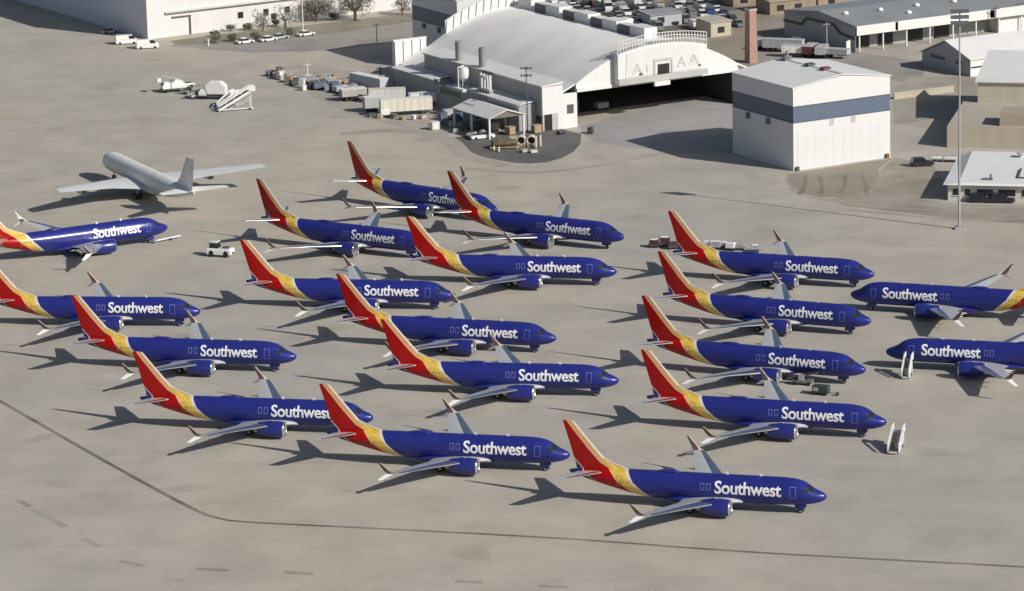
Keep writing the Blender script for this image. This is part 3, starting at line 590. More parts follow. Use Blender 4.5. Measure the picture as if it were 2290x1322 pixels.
# ------- arched hangar; local x along its front, y towards its back
GX, GY = 15.28, 810.3
HG = thing('arched_hangar', 'white hangar with a grey vaulted roof, open dark doorway and sign gable', 'hangar', (GX, GY, 0), 29.5)
W_, D_ = 42.4, 66.0; CX = W_ / 2
def arch(x):
    d = abs(x - CX); return 16.3 - 0.0150 * d * d if d < 21.2 else 9.56 - 0.45 * (d - 21.2)
xs = [-8.6 + (W_ + 17.2) * i / 44 for i in range(45)]
def vault(x0, x1, y0, y1, th=0.3):
    m = MB(); pts = [x for x in xs if x0 < x < x1]; pts = [x0] + pts + [x1]
    m.prism([(x, arch(x)) for x in pts] + [(x, arch(x) - th) for x in pts[::-1]], y0, y1); return m
def vmat():
    m = bpy.data.materials.new('vault_seamed'); m.use_nodes = True; nt = m.node_tree; b = nt.nodes['Principled BSDF']; b.inputs['Roughness'].default_value = 0.55
    tc = nn(nt, 'ShaderNodeTexCoord'); wv = nn(nt, 'ShaderNodeTexWave'); wv.bands_direction = 'Y'; wv.inputs['Scale'].default_value = 0.35; wv.inputs['Distortion'].default_value = 0.2
    no = nn(nt, 'ShaderNodeTexNoise'); no.inputs['Scale'].default_value = 0.06; no.inputs['Detail'].default_value = 7
    mp = nn(nt, 'ShaderNodeMapping'); mp.inputs['Scale'].default_value = (1, 2.2, 1)
    nt.links.new(tc.outputs['Object'], wv.inputs[0]); nt.links.new(tc.outputs['Object'], mp.inputs[0]); nt.links.new(mp.outputs[0], no.inputs['Vector'])
    a = nn(nt, 'ShaderNodeMapRange'); a.inputs[3].default_value = 0.975; a.inputs[4].default_value = 1.0; nt.links.new(wv.outputs['Fac'], a.inputs[0])
    c = nn(nt, 'ShaderNodeMapRange'); c.inputs[1].default_value = 0.3; c.inputs[2].default_value = 0.7; c.inputs[3].default_value = 0.90; c.inputs[4].default_value = 1.05; nt.links.new(no.outputs['Fac'], c.inputs[0])
    mu = nn(nt, 'ShaderNodeMath', operation='MULTIPLY'); nt.links.new(a.outputs[0], mu.inputs[0]); nt.links.new(c.outputs[0], mu.inputs[1])
    x = nn(nt, 'ShaderNodeMix', data_type='RGBA', blend_type='MULTIPLY'); x.inputs[0].default_value = 1; x.inputs[6].default_value = (0.88, 0.86, 0.82, 1); nt.links.new(mu.outputs[0], x.inputs[7]); nt.links.new(x.outputs[2], b.inputs['Base Color']); return m
vr = MB(); q = vault(0.0, W_ + 8.6, 0.35, 54.0); vr.add(q.v, q.f); q = vault(-8.6, W_ + 8.6, 54.0, D_); vr.add(q.v, q.f)
q = vault(-3.6, 0.0, 0.35, 54.0); vr.add(q.v, q.f)
roof = vr.build('vaulted_roof', vmat(), HG, smooth=True, auto=30)
# front gable: lintel band below, arched wall above
fx = [W_ * i / 30 for i in range(31)]
m = MB(); m.prism([(x, arch(x) - 0.02) for x in fx] + [(W_, 7.9), (0, 7.9)], -0.05, 0.34); m.build('front_gable', WHITE, HG)
m = MB(); m.box(0.0, W_, -0.5, -0.06, 7.7, 8.5); m.build('door_lintel', WHITE, HG)
# raised sign gable
SX0, SX1 = 9.7, 33.0
def stop(x): return 15.2 + 1.45 * (1 - ((x - CX) / 11.65) ** 2)
sx = [SX0 + (SX1 - SX0) * i / 20 for i in range(21)]
m = MB(); m.prism([(x, stop(x)) for x in sx] + [(SX1, 8.4), (SX0, 8.4)], -2.0, 1.2); sg = m.build('sign_gable', WHITE, HG)
m = MB(); m.prism([(x, stop(x) - 0.5) for x in sx if SX0 + 1.6 < x < SX1 - 1.2] + [(SX1 - 1.5, 9.9), (SX0 + 1.9, 9.9)], -2.12, -2.02); m.build('sign_panel', mat('sign_white', (0.67, 0.66, 0.645), 0.5, var=0.04, scale=0.5), sg)
m = MB(); m.prism([(SX0, 8.35), (SX0, 9.7), (SX1, 9.7), (SX1, 8.35)], -2.35, -2.03); m.build('sign_ledge', mat('ledge_grey', (0.44, 0.44, 0.43), 0.6), sg)
DRK = mat('faded_sign_paint', (0.52, 0.525, 0.53), 0.6, var=0.25, scale=2.0)
def letter_a(cx, z, h):
    m = MB(); wd = h * 0.52
    m.bar((cx - wd, -2.17, z), (cx, -2.17, z + h), 0.08, 0.42); m.bar((cx + wd, -2.17, z), (cx, -2.17, z + h), 0.08, 0.42); m.bar((cx - wd * 0.55, -2.175, z + h * 0.36), (cx + wd * 0.55, -2.175, z + h * 0.36), 0.08, 0.3); m.build('sign_letter', DRK, sg)
letter_a(14.6, 10.5, 2.1); letter_a(26.2, 10.9, 2.0); letter_a(29.4, 11.1, 2.1)
m = MB(); m.box(17.0, 17.25, -2.2, -2.13, 10.4, 12.4); m.build('sign_letter', DRK, sg)
m = MB(); m.box(15.1, 15.9, -2.25, -2.13, 10.05, 10.5); m.build('sign_fixture', DKSTEEL, sg)
m = MB(); m.box(30.6, 31.2, -2.25, -2.13, 10.45, 10.9); m.build('sign_fixture', mat('reddish_box', (0.16, 0.09, 0.08), 0.6), sg)
m = MB(); m.box(18.9, 19.3, -2.3, -2.13, 8.6, 13.3); m.box(23.4, 23.8, -2.3, -2.13, 8.6, 13.3); m.box(19.3, 23.4, -2.3, -2.13, 12.75, 13.3); m.build('tail_door_frame', mat('frame_grey', (0.50, 0.50, 0.49), 0.6), sg)
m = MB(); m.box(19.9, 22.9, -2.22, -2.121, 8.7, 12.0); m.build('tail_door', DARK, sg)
m = MB(); m.box(18.6, 22.6, -3.0, -2.36, 7.3, 8.3); m.build('door_pocket', WHITE, sg)
nrl = 30
RAILW = mat('rail_white', (0.62, 0.615, 0.60), 0.6)
for ra, rb in ((0, 9), (12, 30)):
    rail = MB(); rx = lambda i: SX0 + (SX1 - SX0) * i / nrl; rh = lambda i: 2.7 - 0.35 * math.sin(math.pi * i / nrl)
    for i in range(ra, rb + 1): rail.bar((rx(i), -1.9, stop(rx(i)) - 0.1), (rx(i), -1.9, stop(rx(i)) + rh(i)), 0.16)
    for k in (0.35, 0.68, 1.0):
        for i in range(ra, rb): rail.bar((rx(i), -1.9, stop(rx(i)) + k * rh(i)), (rx(i + 1), -1.9, stop(rx(i + 1)) + k * rh(i + 1)), 0.15)
    rail.build('sign_railing', RAILW, sg)
# side and back walls; the inside's shade is painted in near-black colours
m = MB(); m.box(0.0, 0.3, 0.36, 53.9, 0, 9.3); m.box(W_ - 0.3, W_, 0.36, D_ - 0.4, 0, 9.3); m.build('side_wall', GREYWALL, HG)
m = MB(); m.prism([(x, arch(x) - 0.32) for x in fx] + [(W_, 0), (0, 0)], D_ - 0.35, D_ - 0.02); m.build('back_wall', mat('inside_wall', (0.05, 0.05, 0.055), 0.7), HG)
m = MB(); m.box(0.4, W_ - 0.4, 13.5, D_ - 0.5, 0.012, 0.02); m.build('shop_floor', mat('floor_shade_tone', (0.07, 0.07, 0.072), 0.6, var=0.2), HG)  # dark sheet over the floor, painting the shade deep inside the hangar
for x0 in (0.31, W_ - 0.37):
    m = MB(); m.box(x0, x0 + 0.06, 1.2, D_ - 0.5, 0.02, 9.2); m.build('shade_lining', mat('lining_shade_tone', (0.035, 0.035, 0.04), 0.8), HG)  # thin near-black sheets added to paint the inner walls' shade
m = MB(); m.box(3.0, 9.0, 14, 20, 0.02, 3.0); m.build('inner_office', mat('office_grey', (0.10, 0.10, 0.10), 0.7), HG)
# buttress front: white stub with window, lean-to with roof, clerestory wall
m = MB(); m.prism([(-8.8, 3.6), (-5.0, 3.6), (-5.0, 0.0), (0.0, 0.0), (0.0, 7.7), (-3.6, 7.7), (-3.6, 9.75), (-8.8, 9.75)], -0.3, 0.3); st_ = m.build('stub_wall', WHITE, HG)
m = MB(); m.box(-2.6, -0.9, -0.36, -0.301, 3.2, 5.2); m.build('window', mat('window_mauve', (0.12, 0.105, 0.11), 0.3), st_)
m = MB(); m.box(-8.7, -6.4, -0.1, 0.29, 0, 3.58); m.build('doorway', DARK, st_)
m = MB(); m.box(-8.8, -8.4, -0.28, 0.28, 0, 3.58); m.box(-6.4, -5.02, -0.25, 0.28, 0, 3.58); m.build('door_post', mat('post_grey', (0.45, 0.45, 0.44), 0.6), st_)
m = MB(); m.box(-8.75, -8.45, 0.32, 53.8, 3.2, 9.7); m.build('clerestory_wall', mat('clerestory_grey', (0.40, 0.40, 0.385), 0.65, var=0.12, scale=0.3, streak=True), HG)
m = MB(); m.hexa([(-9.1, -0.5, 9.8), (-3.61, -0.5, 10.1), (-3.61, 54, 10.1), (-9.1, 54, 9.8), (-9.1, -0.5, 10.05), (-3.61, -0.5, 10.55), (-3.61, 54, 10.55), (-9.1, 54, 10.05)]); m.build('lean_to_roof', mat('lean_to_roofing', (0.68, 0.68, 0.66), 0.6, var=0.06, scale=0.15), HG)
# rear parapet of slanted white louvres following the arch
for i in range(12):
    x = 3.6 + i * 2.05; m = MB()
    z0, z1 = arch(x), arch(x + 1.5)
    m.hexa([(x, D_ - 0.5, z0 - 0.1), (x + 1.35, D_ - 0.5, z1 - 0.1), (x + 1.35, D_ - 0.2, z1 - 0.1), (x, D_ - 0.2, z0 - 0.1), (x + 0.4, D_ - 0.5, z0 + 3.0), (x + 1.85, D_ - 0.5, z1 + 3.0), (x + 1.85, D_ - 0.2, z1 + 3.0), (x + 0.4, D_ - 0.2, z0 + 3.0)])
    m.build('parapet_louvre', WHITE, HG)
m = MB()
for i in range(24):
    x = 3.6 + i; m.hexa([(x, D_ - 0.15, arch(x)), (x + 1, D_ - 0.15, arch(x + 1)), (x + 1, D_, arch(x + 1)), (x, D_, arch(x)), (x, D_ - 0.15, arch(x) + 3.0), (x + 1, D_ - 0.15, arch(x + 1) + 3.0), (x + 1, D_, arch(x + 1) + 3.0), (x, D_, arch(x) + 3.0)])
m.build('parapet_rail', mat('parapet_cream', (0.62, 0.62, 0.58), 0.6), HG)
# ridge monitors with dark louvred fronts
for i, y0 in enumerate((7.0, 19.0, 31.5, 44.5, 57.5)):
    x = CX + 1.0; z = 16.0; ln = 6.2
    b = MB(); b.box(x, x + 3.4, y0, y0 + ln, z - 0.6, z + 2.6); rm = b.build('roof_monitor', WHITE, HG)
    if i < 4:
        b = MB(); b.box(x + 0.05, x + 0.3, y0 + ln, y0 + ln + 5.3, z - 0.1, z + 2.1); b.build('monitor_louvre', mat('louvre_brown', (0.15, 0.13, 0.125), 0.7, var=0.4, scale=1.5), rm)
        b = MB(); b.box(x + 0.3, x + 2.8, y0 + ln, y0 + ln + 5.3, z - 0.4, z + 2.3); b.build('monitor_roof', WHITEROOF, rm)
b = MB(); b.box(CX + 5, CX + 8.5, 24, 27, 15, 17.9); b.build('roof_monitor', WHITE, HG)
for y in (28.3, 39.2):
    c_ = MB(); c_.lathe([(0, 0.85), (4.6, 0.85), (4.7, 0.7)], (-7.6, y, 9.9), 'z', 18); c_.build('exhaust_stack', mat('stack_grey', (0.27, 0.27, 0.265), 0.5, 0.2, var=0.12), HG, smooth=True, auto=40)

# white buttress wall behind the vault, its shaded side towards the yard
BW = thing('buttress_wall', 'white ribbed end wall left of the vaulted roof, casting a long dark shadow', 'wall', (GX, GY, 0), 29.5)
m = MB(); m.box(-9.8, -1.2, D_ + 0.6, D_ + 1.6, 0, 11.0); m.build('wall', WHITE, BW)
for k in range(4):
    m = MB(); m.box(-9.7 + k * 2.3, -9.35 + k * 2.3, D_ + 0.3, D_ + 0.598, 0, 10.9); m.build('rib', WHITE, BW)
m = MB(); m.box(-9.95, -1.1, D_ + 0.5, D_ + 1.7, 11.0, 11.25); m.build('coping', WHITEROOF, BW)

# low workshop along the hangar's shaded side
WS = thing('workshop', 'low grey workshop with pale roofs along the shaded side of the arched hangar', 'building', (GX, GY, 0), 29.5)
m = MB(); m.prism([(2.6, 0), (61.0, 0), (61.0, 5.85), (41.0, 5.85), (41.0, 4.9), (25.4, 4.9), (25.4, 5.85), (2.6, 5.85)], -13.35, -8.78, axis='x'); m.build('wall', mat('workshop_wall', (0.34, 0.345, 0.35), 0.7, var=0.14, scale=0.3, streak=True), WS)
for (y0, y1, x0) in ((2.3, 25.2, -13.6), (41.2, 61.4, -13.6)):
    m = MB(); m.hexa([(x0, y0, 5.87), (-8.8, y0, 6.25), (-8.8, y1, 6.25), (x0, y1, 5.87), (x0, y0, 6.1), (-8.8, y0, 6.5), (-8.8, y1, 6.5), (x0, y1, 6.1)]); m.build('roof', mat('workshop_roof', (0.66, 0.655, 0.64), 0.6, var=0.08, scale=0.2), WS)
m = MB(); m.box(-13.4, -8.8, 25.45, 40.95, 4.92, 5.1); m.build('flat_roof', mat('flat_roof_grey', (0.36, 0.355, 0.355), 0.7, var=0.15, scale=0.4), WS)
m = MB(); m.box(-13.0, -9.0, 28.0, 36.0, 5.13, 5.55); m.build('roof_curb', WHITEROOF, WS)
for (y, wd, hh) in ((20.0, 1.1, 2.6), (44.0, 1.0, 2.4), (57.0, 1.1, 2.5), (7.5, 1.2, 2.6)):
    m = MB(); m.box(-13.43, -13.351, y, y + wd, 0.02, hh); m.build('door', mat('workshop_door', (0.06, 0.08, 0.085), 0.6), WS)
m = MB(); m.box(-13.41, -13.351, 28.5, 38.0, 3.5, 4.85); m.build('green_panel', mat('green_panel', (0.10, 0.15, 0.10), 0.6), WS)
# roof plant on the workshop
def silo(loc, label):
    t = thing('dust_collector', label, 'tank', loc, 29.5)
    m = MB(); m.lathe([(0.0, 0.25), (0.9, 1.15), (2.6, 1.2), (3.3, 0.9), (3.5, 0.3)], (0, 0, 1.2), 'z', 16); m.build('tank', mat('tank_white', (0.72, 0.72, 0.70), 0.45, 0.1), t, smooth=True, auto=40)
    for a in range(4):
        q = MB(); q.tube((1.0 * math.cos(a * 1.57 + .78), 1.0 * math.sin(a * 1.57 + .78), 0), (1.0 * math.cos(a * 1.57 + .78), 1.0 * math.sin(a * 1.57 + .78), 2.6), 0.08, 6); q.build('leg', WHITE, t)
    q = MB(); q.tube((-1.5, 0, 0), (-1.5, 0, 4.6), 0.14, 8); q.tube((-1.5, 0, 4.6), (0, 0, 4.9), 0.14, 8); q.build('duct', WHITE, t); return t
def hpt(x, y, z=0): a = R(29.5); return (GX + x * math.cos(a) - y * math.sin(a), GY + x * math.sin(a) + y * math.cos(a), z)
silo(hpt(-11.0, 31.0, 5.56), 'rounded white tank with a bent duct on the workshop roof')
def pipes(loc, label):
    t = thing('filter_unit', label, 'tank', loc, 29.5)
    for k in range(4):
        m = MB(); m.lathe([(0, 0.34), (3.2, 0.34), (3.4, 0.1)], (-0.6, -2.4 + 1.35 * k, 0.5), 'z', 10); m.build('filter_tube', WHITE, t, smooth=True, auto=40)
    for k in range(3):
        m = MB(); m.box(-0.3, 0.3, -2.2 + 1.6 * k, -1.7 + 1.6 * k, 3.95, 4.4); m.build('cap', DARK, t)
    m = MB(); m.box(-1.1, 0.5, -3, 2.6, 0, 0.5); m.build('frame', STEEL, t)
pipes(hpt(-11.2, 20.0, 6.38), 'row of white upright filter tubes with dark caps on the workshop roof')

# gabled open canopy
CN = thing('canopy', 'open canopy with a pale gabled roof on posts beside the workshop', 'canopy', hpt(-18.3, 9.3), 29.5)
for (x0, x1, z0, z1) in ((-4.6, 0, 4.4, 5.9), (0, 4.7, 5.9, 4.4)):
    m = MB(); m.hexa([(x0, -10.6, z0), (x1, -10.6, z1), (x1, 6.0, z1), (x0, 6.0, z0), (x0, -10.6, z0 + 0.2), (x1, -10.6, z1 + 0.2), (x1, 6.0, z1 + 0.2), (x0, 6.0, z0 + 0.2)]); m.build('roof', mat('canopy_roof', (0.66, 0.66, 0.63), 0.6, var=0.07, scale=0.3), CN)
for x in (-4.3, 4.3):
    for y in (-10.2, -2.2, 5.6):
        m = MB(); m.box(x - 0.18, x + 0.18, y - 0.18, y + 0.18, 0, 4.4); m.build('post', WHITE, CN)
m = MB(); m.prism([(-4.4, 4.38), (0, 4.38), (4.5, 4.38), (0, 5.86)], -10.2, -10.05); m.build('gable_truss', mat('truss_brown', (0.17, 0.15, 0.12), 0.7), CN)
m = MB(); m.add([(-2.2, 0.5, 5.40), (-1.7, 0.5, 5.56), (-1.7, 5.6, 5.56), (-2.2, 5.6, 5.40)], [(0, 1, 2, 3)]); m.v = [(p[0], p[1], p[2] + 0.02) for p in m.v]; m.build('roof_stain', mat('stain_violet', (0.36, 0.35, 0.42), 0.6), CN)

# ------- big hangar at upper left
BH = thing('large_hangar', 'huge white hangar cut off by the top left edge, its left side in deep shade', 'hangar', (-91.07, 941.4, 0), 31.0)
m = MB(); m.box(0, 118, 0, 95, 0, 24); m.build('wall', mat('large_hangar_cladding', (0.655, 0.645, 0.63), 0.6, var=0.05, scale=0.25, streak=True), BH)
m = MB(); m.box(-0.4, 118.4, -0.4, 95.4, 24, 24.6); m.build('roof', WHITEROOF, BH)
m = MB(); m.box(-0.06, 4.9, -0.35, -0.002, 0, 23.9); m.build('corner_pier', mat('pier_white', (0.66, 0.645, 0.66), 0.55, var=0.03), BH)
m = MB(); m.box(-0.08, -0.002, 0.1, 94.8, 12.6, 23.8); m.build('side_panel', mat('side_shade_lift', (0.74, 0.75, 0.80), 0.6, var=0.05), BH)  # bluish colour paler than the front, brightening this side's shade
m = MB(); m.box(-0.08, -0.002, 0.1, 94.8, 0.02, 12.59); m.build('sliding_door', mat('lower_shade_lift', (0.70, 0.71, 0.77), 0.6, var=0.06), BH)  # lower part of the same brightened shade colour, slightly darker
m = MB(); m.box(5.0, 118, -1.0, -0.002, 6.2, 6.5); m.build('ledge', mat('ledge_white', (0.56, 0.555, 0.54), 0.6), BH)
m = MB(); m.box(5.0, 118, -0.1, -0.003, 9.6, 9.75); m.build('seam', mat('seam_pale', (0.52, 0.515, 0.50), 0.6), BH)
for x in (6, 22, 33, 44, 58, 70):
    m = MB(); m.box(x, x + 0.8, -0.5, -0.004, 10.0, 10.5); m.build('wall_lamp', mat('lamp_grey', (0.25, 0.25, 0.25), 0.6), BH)
m = MB(); m.box(7.0, 12.5, -0.2, -0.003, 4.6, 5.0); m.box(11.9, 12.4, -0.2, -0.003, 0, 4.6); m.build('door_frame', DKSTEEL, BH)
for x, zz in ((26.0, 2.6), (33.4, 2.6), (39.6, 2.6), (35.6, 1.2)):
    m = MB(); m.box(x, x + 1.5, -0.12, -0.003, zz, zz + 1.6); m.build('window', GLASS, BH)

# ------- background buildings at right
WH = thing('warehouse', 'long grey-roofed warehouse with a white fascia and a stepped dark line on its end', 'building', (84.9, 894.5, 0), 29.5)
m = MB(); m.hexa([(0, 0, 0), (95, 0, 0), (95, 31, 0), (0, 31, 0), (0, 0, 6.3), (95, 0, 6.3), (95, 31, 6.3), (0, 31, 6.3)]); m.v = [(p[0], max(p[1], 5.0) if p[2] < 6 else p[1], p[2]) for p in m.v]
m = MB(); m.box(0, 95, 5.0, 31, 0, 6.2); m.build('wall', mat('warehouse_wall', (0.34, 0.36, 0.37), 0.65, var=0.08, scale=0.3, streak=True), WH)
m = MB(); m.add([(-0.3, -0.3, 6.55), (96, -0.3, 6.55), (96, 15.5, 8.3), (-0.3, 15.5, 8.3), (96, 31.4, 6.55), (-0.3, 31.4, 6.55), (-0.3, -0.3, 6.25), (96, -0.3, 6.25), (96, 31.4, 6.25), (-0.3, 31.4, 6.25)],
                [(0, 1, 2, 3), (3, 2, 4, 5), (6, 7, 1, 0), (5, 4, 8, 9), (0, 3, 5, 9, 6), (1, 7, 8, 4, 2), (6, 9, 8, 7)]); m.build('roof', GREYROOF, WH)
for x0, x1 in ((0.0, 11.4), (12.2, 40.0), (41.5, 70.0)):
    m = MB(); m.box(x0, x1, -0.5, -0.31, 4.2, 6.5); m.build('fascia', WHITE, WH)
m = MB(); m.box(0.2, 95, -0.3, 5.0, 4.1, 4.3); m.build('awning', mat('awning_tan', (0.42, 0.41, 0.37), 0.7), WH)
for x in (1.0, 8.0, 15.0, 22.0, 29.0, 36.0, 43.0, 50.0):
    m = MB(); m.box(x, x + 0.3, 0.0, 0.3, 0, 4.1); m.build('awning_post', WHITE, WH)
for x in (3.0, 10.0, 19.0, 27.0):
    m = MB(); m.box(x, x + 4.5, 4.9, 4.998, 0.02, 3.6); m.build('loading_door', DARK, WH)
for (y0, z0, y1, z1) in ((31.0, 4.0, 23.2, 4.0), (23.2, 4.0, 21.2, 5.7), (21.2, 5.7, 9.3, 5.7), (9.3, 5.7, 6.6, 4.0), (6.6, 4.0, 0.4, 3.4)):
    m = MB(); m.bar((-0.15, y0, z0), (-0.15, y1, z1), 0.25, 0.6); m.build('stepped_trim', mat('trim_black', (0.03, 0.035, 0.04), 0.5), WH)
m = MB(); m.box(-0.1, 0.0, 0.0, 5.0, 0, 6.2); m.build('end_wall', mat('warehouse_wall', (0.34, 0.36, 0.37)), WH)
for (x, y) in ((4, 10), (14, 9.5), (19, 4.5), (25, 9.5), (36, 9), (48, 8), (60, 7)):
    m = MB(); m.lathe([(0, 0.75), (0.35, 0.7), (0.7, 0.4), (0.8, 0.05)], (x, y, 6.6 + y * 0.113), 'z', 12); m.build('skylight', LETTER, WH, smooth=True)
m = MB(); m.box(44, 70, 1.0, 5.0, 0, 6.2); m.build('white_bay', WHITE, WH)
for k in range(4):
    m = MB(); m.box(52.5 + 3.2 * k, 54.5 + 3.2 * k, 0.92, 0.998, 0.8, 3.6); m.build('window', mat('window_olive', (0.10, 0.095, 0.075), 0.4), WH)
m = MB(); m.bar((46, 0.9, 4.6), (49, 0.9, 6.6), 0.2, 0.45); m.bar((49, 0.9, 6.6), (62, 0.9, 6.6), 0.2, 0.45); m.bar((42, 0.9, 4.6), (46, 0.9, 4.6), 0.2, 0.45); m.build('roof_line', mat('trim_black2', (0.03, 0.03, 0.03)), WH)

GB = thing('gabled_shed', 'white-roofed gabled shed with a shaded grey gable end at the right edge', 'building', (108.1, 858.2, 0), 29.5)
m = MB(); m.prism([(0, 0), (19.0, 0), (19.0, 3.2), (9.6, 7.0), (0, 3.9)], 0, 70, axis='x'); m.build('wall', mat('shed_gable', (0.34, 0.36, 0.37), 0.65, var=0.06, scale=0.3), GB)
for (y0, z0, y1, z1) in ((-0.5, 3.95, 9.6, 7.25), (9.6, 7.25, 19.6, 3.2)):
    m = MB(); m.hexa([(-0.4, y0, z0), (70.4, y0, z0), (70.4, y1, z1), (-0.4, y1, z1), (-0.4, y0, z0 + 0.2), (70.4, y0, z0 + 0.2), (70.4, y1, z1 + 0.2), (-0.4, y1, z1 + 0.2)]); m.build('roof', WHITEROOF, GB)
m = MB(); m.box(0, 70, -0.08, -0.002, 0, 1.9); m.build('plinth', WHITE, GB)
m = MB(); m.box(0, 70, -0.1, -0.002, 2.3, 3.85); m.build('fascia', WHITE, GB)
m = MB(); m.box(0.3, 69, -0.05, -0.002, 1.92, 2.28); m.build('window_strip', DARK, GB)
for (y0, y1, z0) in ((10.0, 15.6, 2.5), (3.2, 5.6, 2.3)):
    m = MB(); m.box(-0.08, -0.002, y0, y1, z0, z0 + 0.8); m.build('window', mat('gable_window', (0.06, 0.07, 0.075), 0.3), GB)
# stepped tan building
TB = thing('tan_building', 'stepped tan building with a white roof at the right edge behind the tall mast', 'building', (92.9, 776.3, 0), -14.0)
m = MB(); m.box(0, 60, 0, 30, 0, 4.5); m.build('lower_wall', TAN, TB)
m = MB(); m.box(0.02, 60, 0.02, 30, 4.5, 4.62); m.build('lower_roof', mat('tan_roof', (0.42, 0.385, 0.32), 0.8, var=0.08, scale=0.3), TB)
m = MB(); m.box(3.3, 60, 27.0, 52, 4.62, 9.2); m.build('upper_wall', mat('tan_upper', (0.49, 0.45, 0.36), 0.75, var=0.06, scale=0.3, streak=True), TB)
m = MB(); m.hexa([(2.8, 26.4, 9.2), (60, 26.4, 9.2), (60, 52, 11.6), (2.8, 52, 11.6), (2.8, 26.4, 9.5), (60, 26.4, 9.5), (60, 52, 11.9), (2.8, 52, 11.9)]); m.build('upper_roof', WHITEROOF, TB)
m = MB(); m.box(11.0, 60, 1.0, 8.5, 4.62, 7.4); m.build('step_wall', mat('tan_step', (0.38, 0.33, 0.255), 0.75, var=0.06), TB)
m = MB(); m.box(3.26, 3.298, 27.1, 51.8, 4.64, 9.15); m.build('end_panel', TAN, TB)
# white office with windows
OF = thing('office', 'small white-roofed office with dark windows in the lower part of the right edge', 'building', (86.8, 723.6, 0), -13.0)
m = MB(); m.box(0, 40, 0, 24, 0, 3.3); m.build('wall', mat('office_wall', (0.60, 0.58, 0.54), 0.7, var=0.05, scale=0.4, streak=True), OF)
m = MB(); m.hexa([(-0.9, -1.0, 3.35), (41, -1.0, 3.35), (41, 25.6, 3.35), (-0.9, 25.6, 3.35), (2.2, -0.6, 3.7), (41, -0.6, 3.7), (41, 25.4, 4.9), (2.2, 25.4, 4.9)]); m.build('roof', WHITEROOF, OF)
for (x0, x1) in ((1.0, 2.5), (3.4, 4.4), (5.8, 8.9), (10.0, 13.3), (14.6, 17.5)):
    m = MB(); m.box(x0, x1, -0.1, -0.002, 1.1, 2.4); wf = m.build('window', GLASS, OF)
    m = MB(); m.box(x0 - 0.1, x1 + 0.1, -0.16, -0.101, 0.95, 1.1); m.build('sill', WHITE, wf)
m = MB(); m.bar((13.4, 4.0, 4.05), (13.4, 11.0, 4.4), 0.35, 0.3); m.bar((13.4, 4.0, 4.05), (24, 4.0, 4.05), 0.35, 0.3); m.build('roof_pipe', DKSTEEL, OF)
m = MB(); m.box(6.6, 8.6, 2.0, 2.9, 3.75, 4.15); m.lathe([(0, 0.2), (0.9, 0.2)], (8.2, 2.5, 4.1), 'z', 8); m.build('roof_vent', mat('vent_dark', (0.16, 0.16, 0.165)), OF)
m = MB(); m.lathe([(0, 0.5), (0.5, 0.5), (0.9, 0.9), (1.1, 0.9)], (12.5, 21, 4.6), 'z', 12); m.build('roof_vent', mat('vent_pale', (0.5, 0.5, 0.49)), OF)

# brick chimney and low brown sheds behind the hangar
cp = at(1680, 140); CH = thing('chimney', 'tall square reddish brick chimney behind the arched hangar', 'chimney', (cp[0], cp[1], 0), 29.5)
m = MB(); m.hexa([(-1.15, -1.15, 0), (1.15, -1.15, 0), (1.15, 1.15, 0), (-1.15, 1.15, 0), (-0.95, -0.95, 12.6), (0.95, -0.95, 12.6), (0.95, 0.95, 12.6), (-0.95, 0.95, 12.6)]); m.build('shaft', BRICK, CH)
m = MB(); m.box(-1.1, 1.1, -1.1, 1.1, 12.6, 13.1); m.build('cap', mat('chimney_cap', (0.42, 0.36, 0.32), 0.8), CH)
m = MB(); m.box(-0.6, 0.6, -0.6, 0.6, 13.1, 13.3); m.build('flue', DARK, CH)
def shed(px, py, w_, d_, h_, rz, label, wm, rm, name='shed'):
    p = at(px, py); t = thing(name, label, 'building', (p[0], p[1], 0), rz)
    m = MB(); m.box(0, w_, 0, d_, 0, h_); m.build('wall', wm, t)
    m = MB(); m.hexa([(-0.3, -0.3, h_), (w_ + 0.3, -0.3, h_), (w_ + 0.3, d_ + 0.3, h_ + 0.4), (-0.3, d_ + 0.3, h_ + 0.4), (-0.3, -0.3, h_ + 0.2), (w_ + 0.3, -0.3, h_ + 0.2), (w_ + 0.3, d_ + 0.3, h_ + 0.6), (-0.3, d_ + 0.3, h_ + 0.6)]); m.build('roof', rm, t)
    k = 0
    while 2 + k * 5 < w_ - 2.5:
        m = MB(); m.box(2 + k * 5, 4 + k * 5, -0.06, -0.002, 0.9, min(2.4, h_ - 0.3)); m.build('window', DARK, t); k += 1
    return t
RFB = mat('brown_roofing', (0.32, 0.26, 0.21), 0.8, var=0.15, scale=0.3)
shed(1722, 34, 13, 9, 3.4, 20, 'brown flat-roofed shed right of the chimney top', TANDK, mat('shed_roof_tan', (0.40, 0.35, 0.29), 0.8, var=0.1))
shed(1640, 16, 12, 8, 3.2, 15, 'brown shed at the top edge left of the chimney', TANDK, RFB)
shed(1800, 22, 13, 9, 3.5, 25, 'dark brown shed between the warehouse roof and the top edge', TANDK, mat('shed_roof_rust', (0.22, 0.16, 0.13), 0.8, var=0.1))
shed(1455, 62, 9, 6, 3.0, 25, 'small grey hut at the near end of the crowded far lot', GREYWALL, mat('hut_roof', (0.3, 0.3, 0.32)), 'hut')
shed(1590, 84, 6, 7, 3.6, 29, 'cream hut beside the bare sandy lot', TAN, mat('hut_roof_tan', (0.46, 0.42, 0.35)), 'hut')

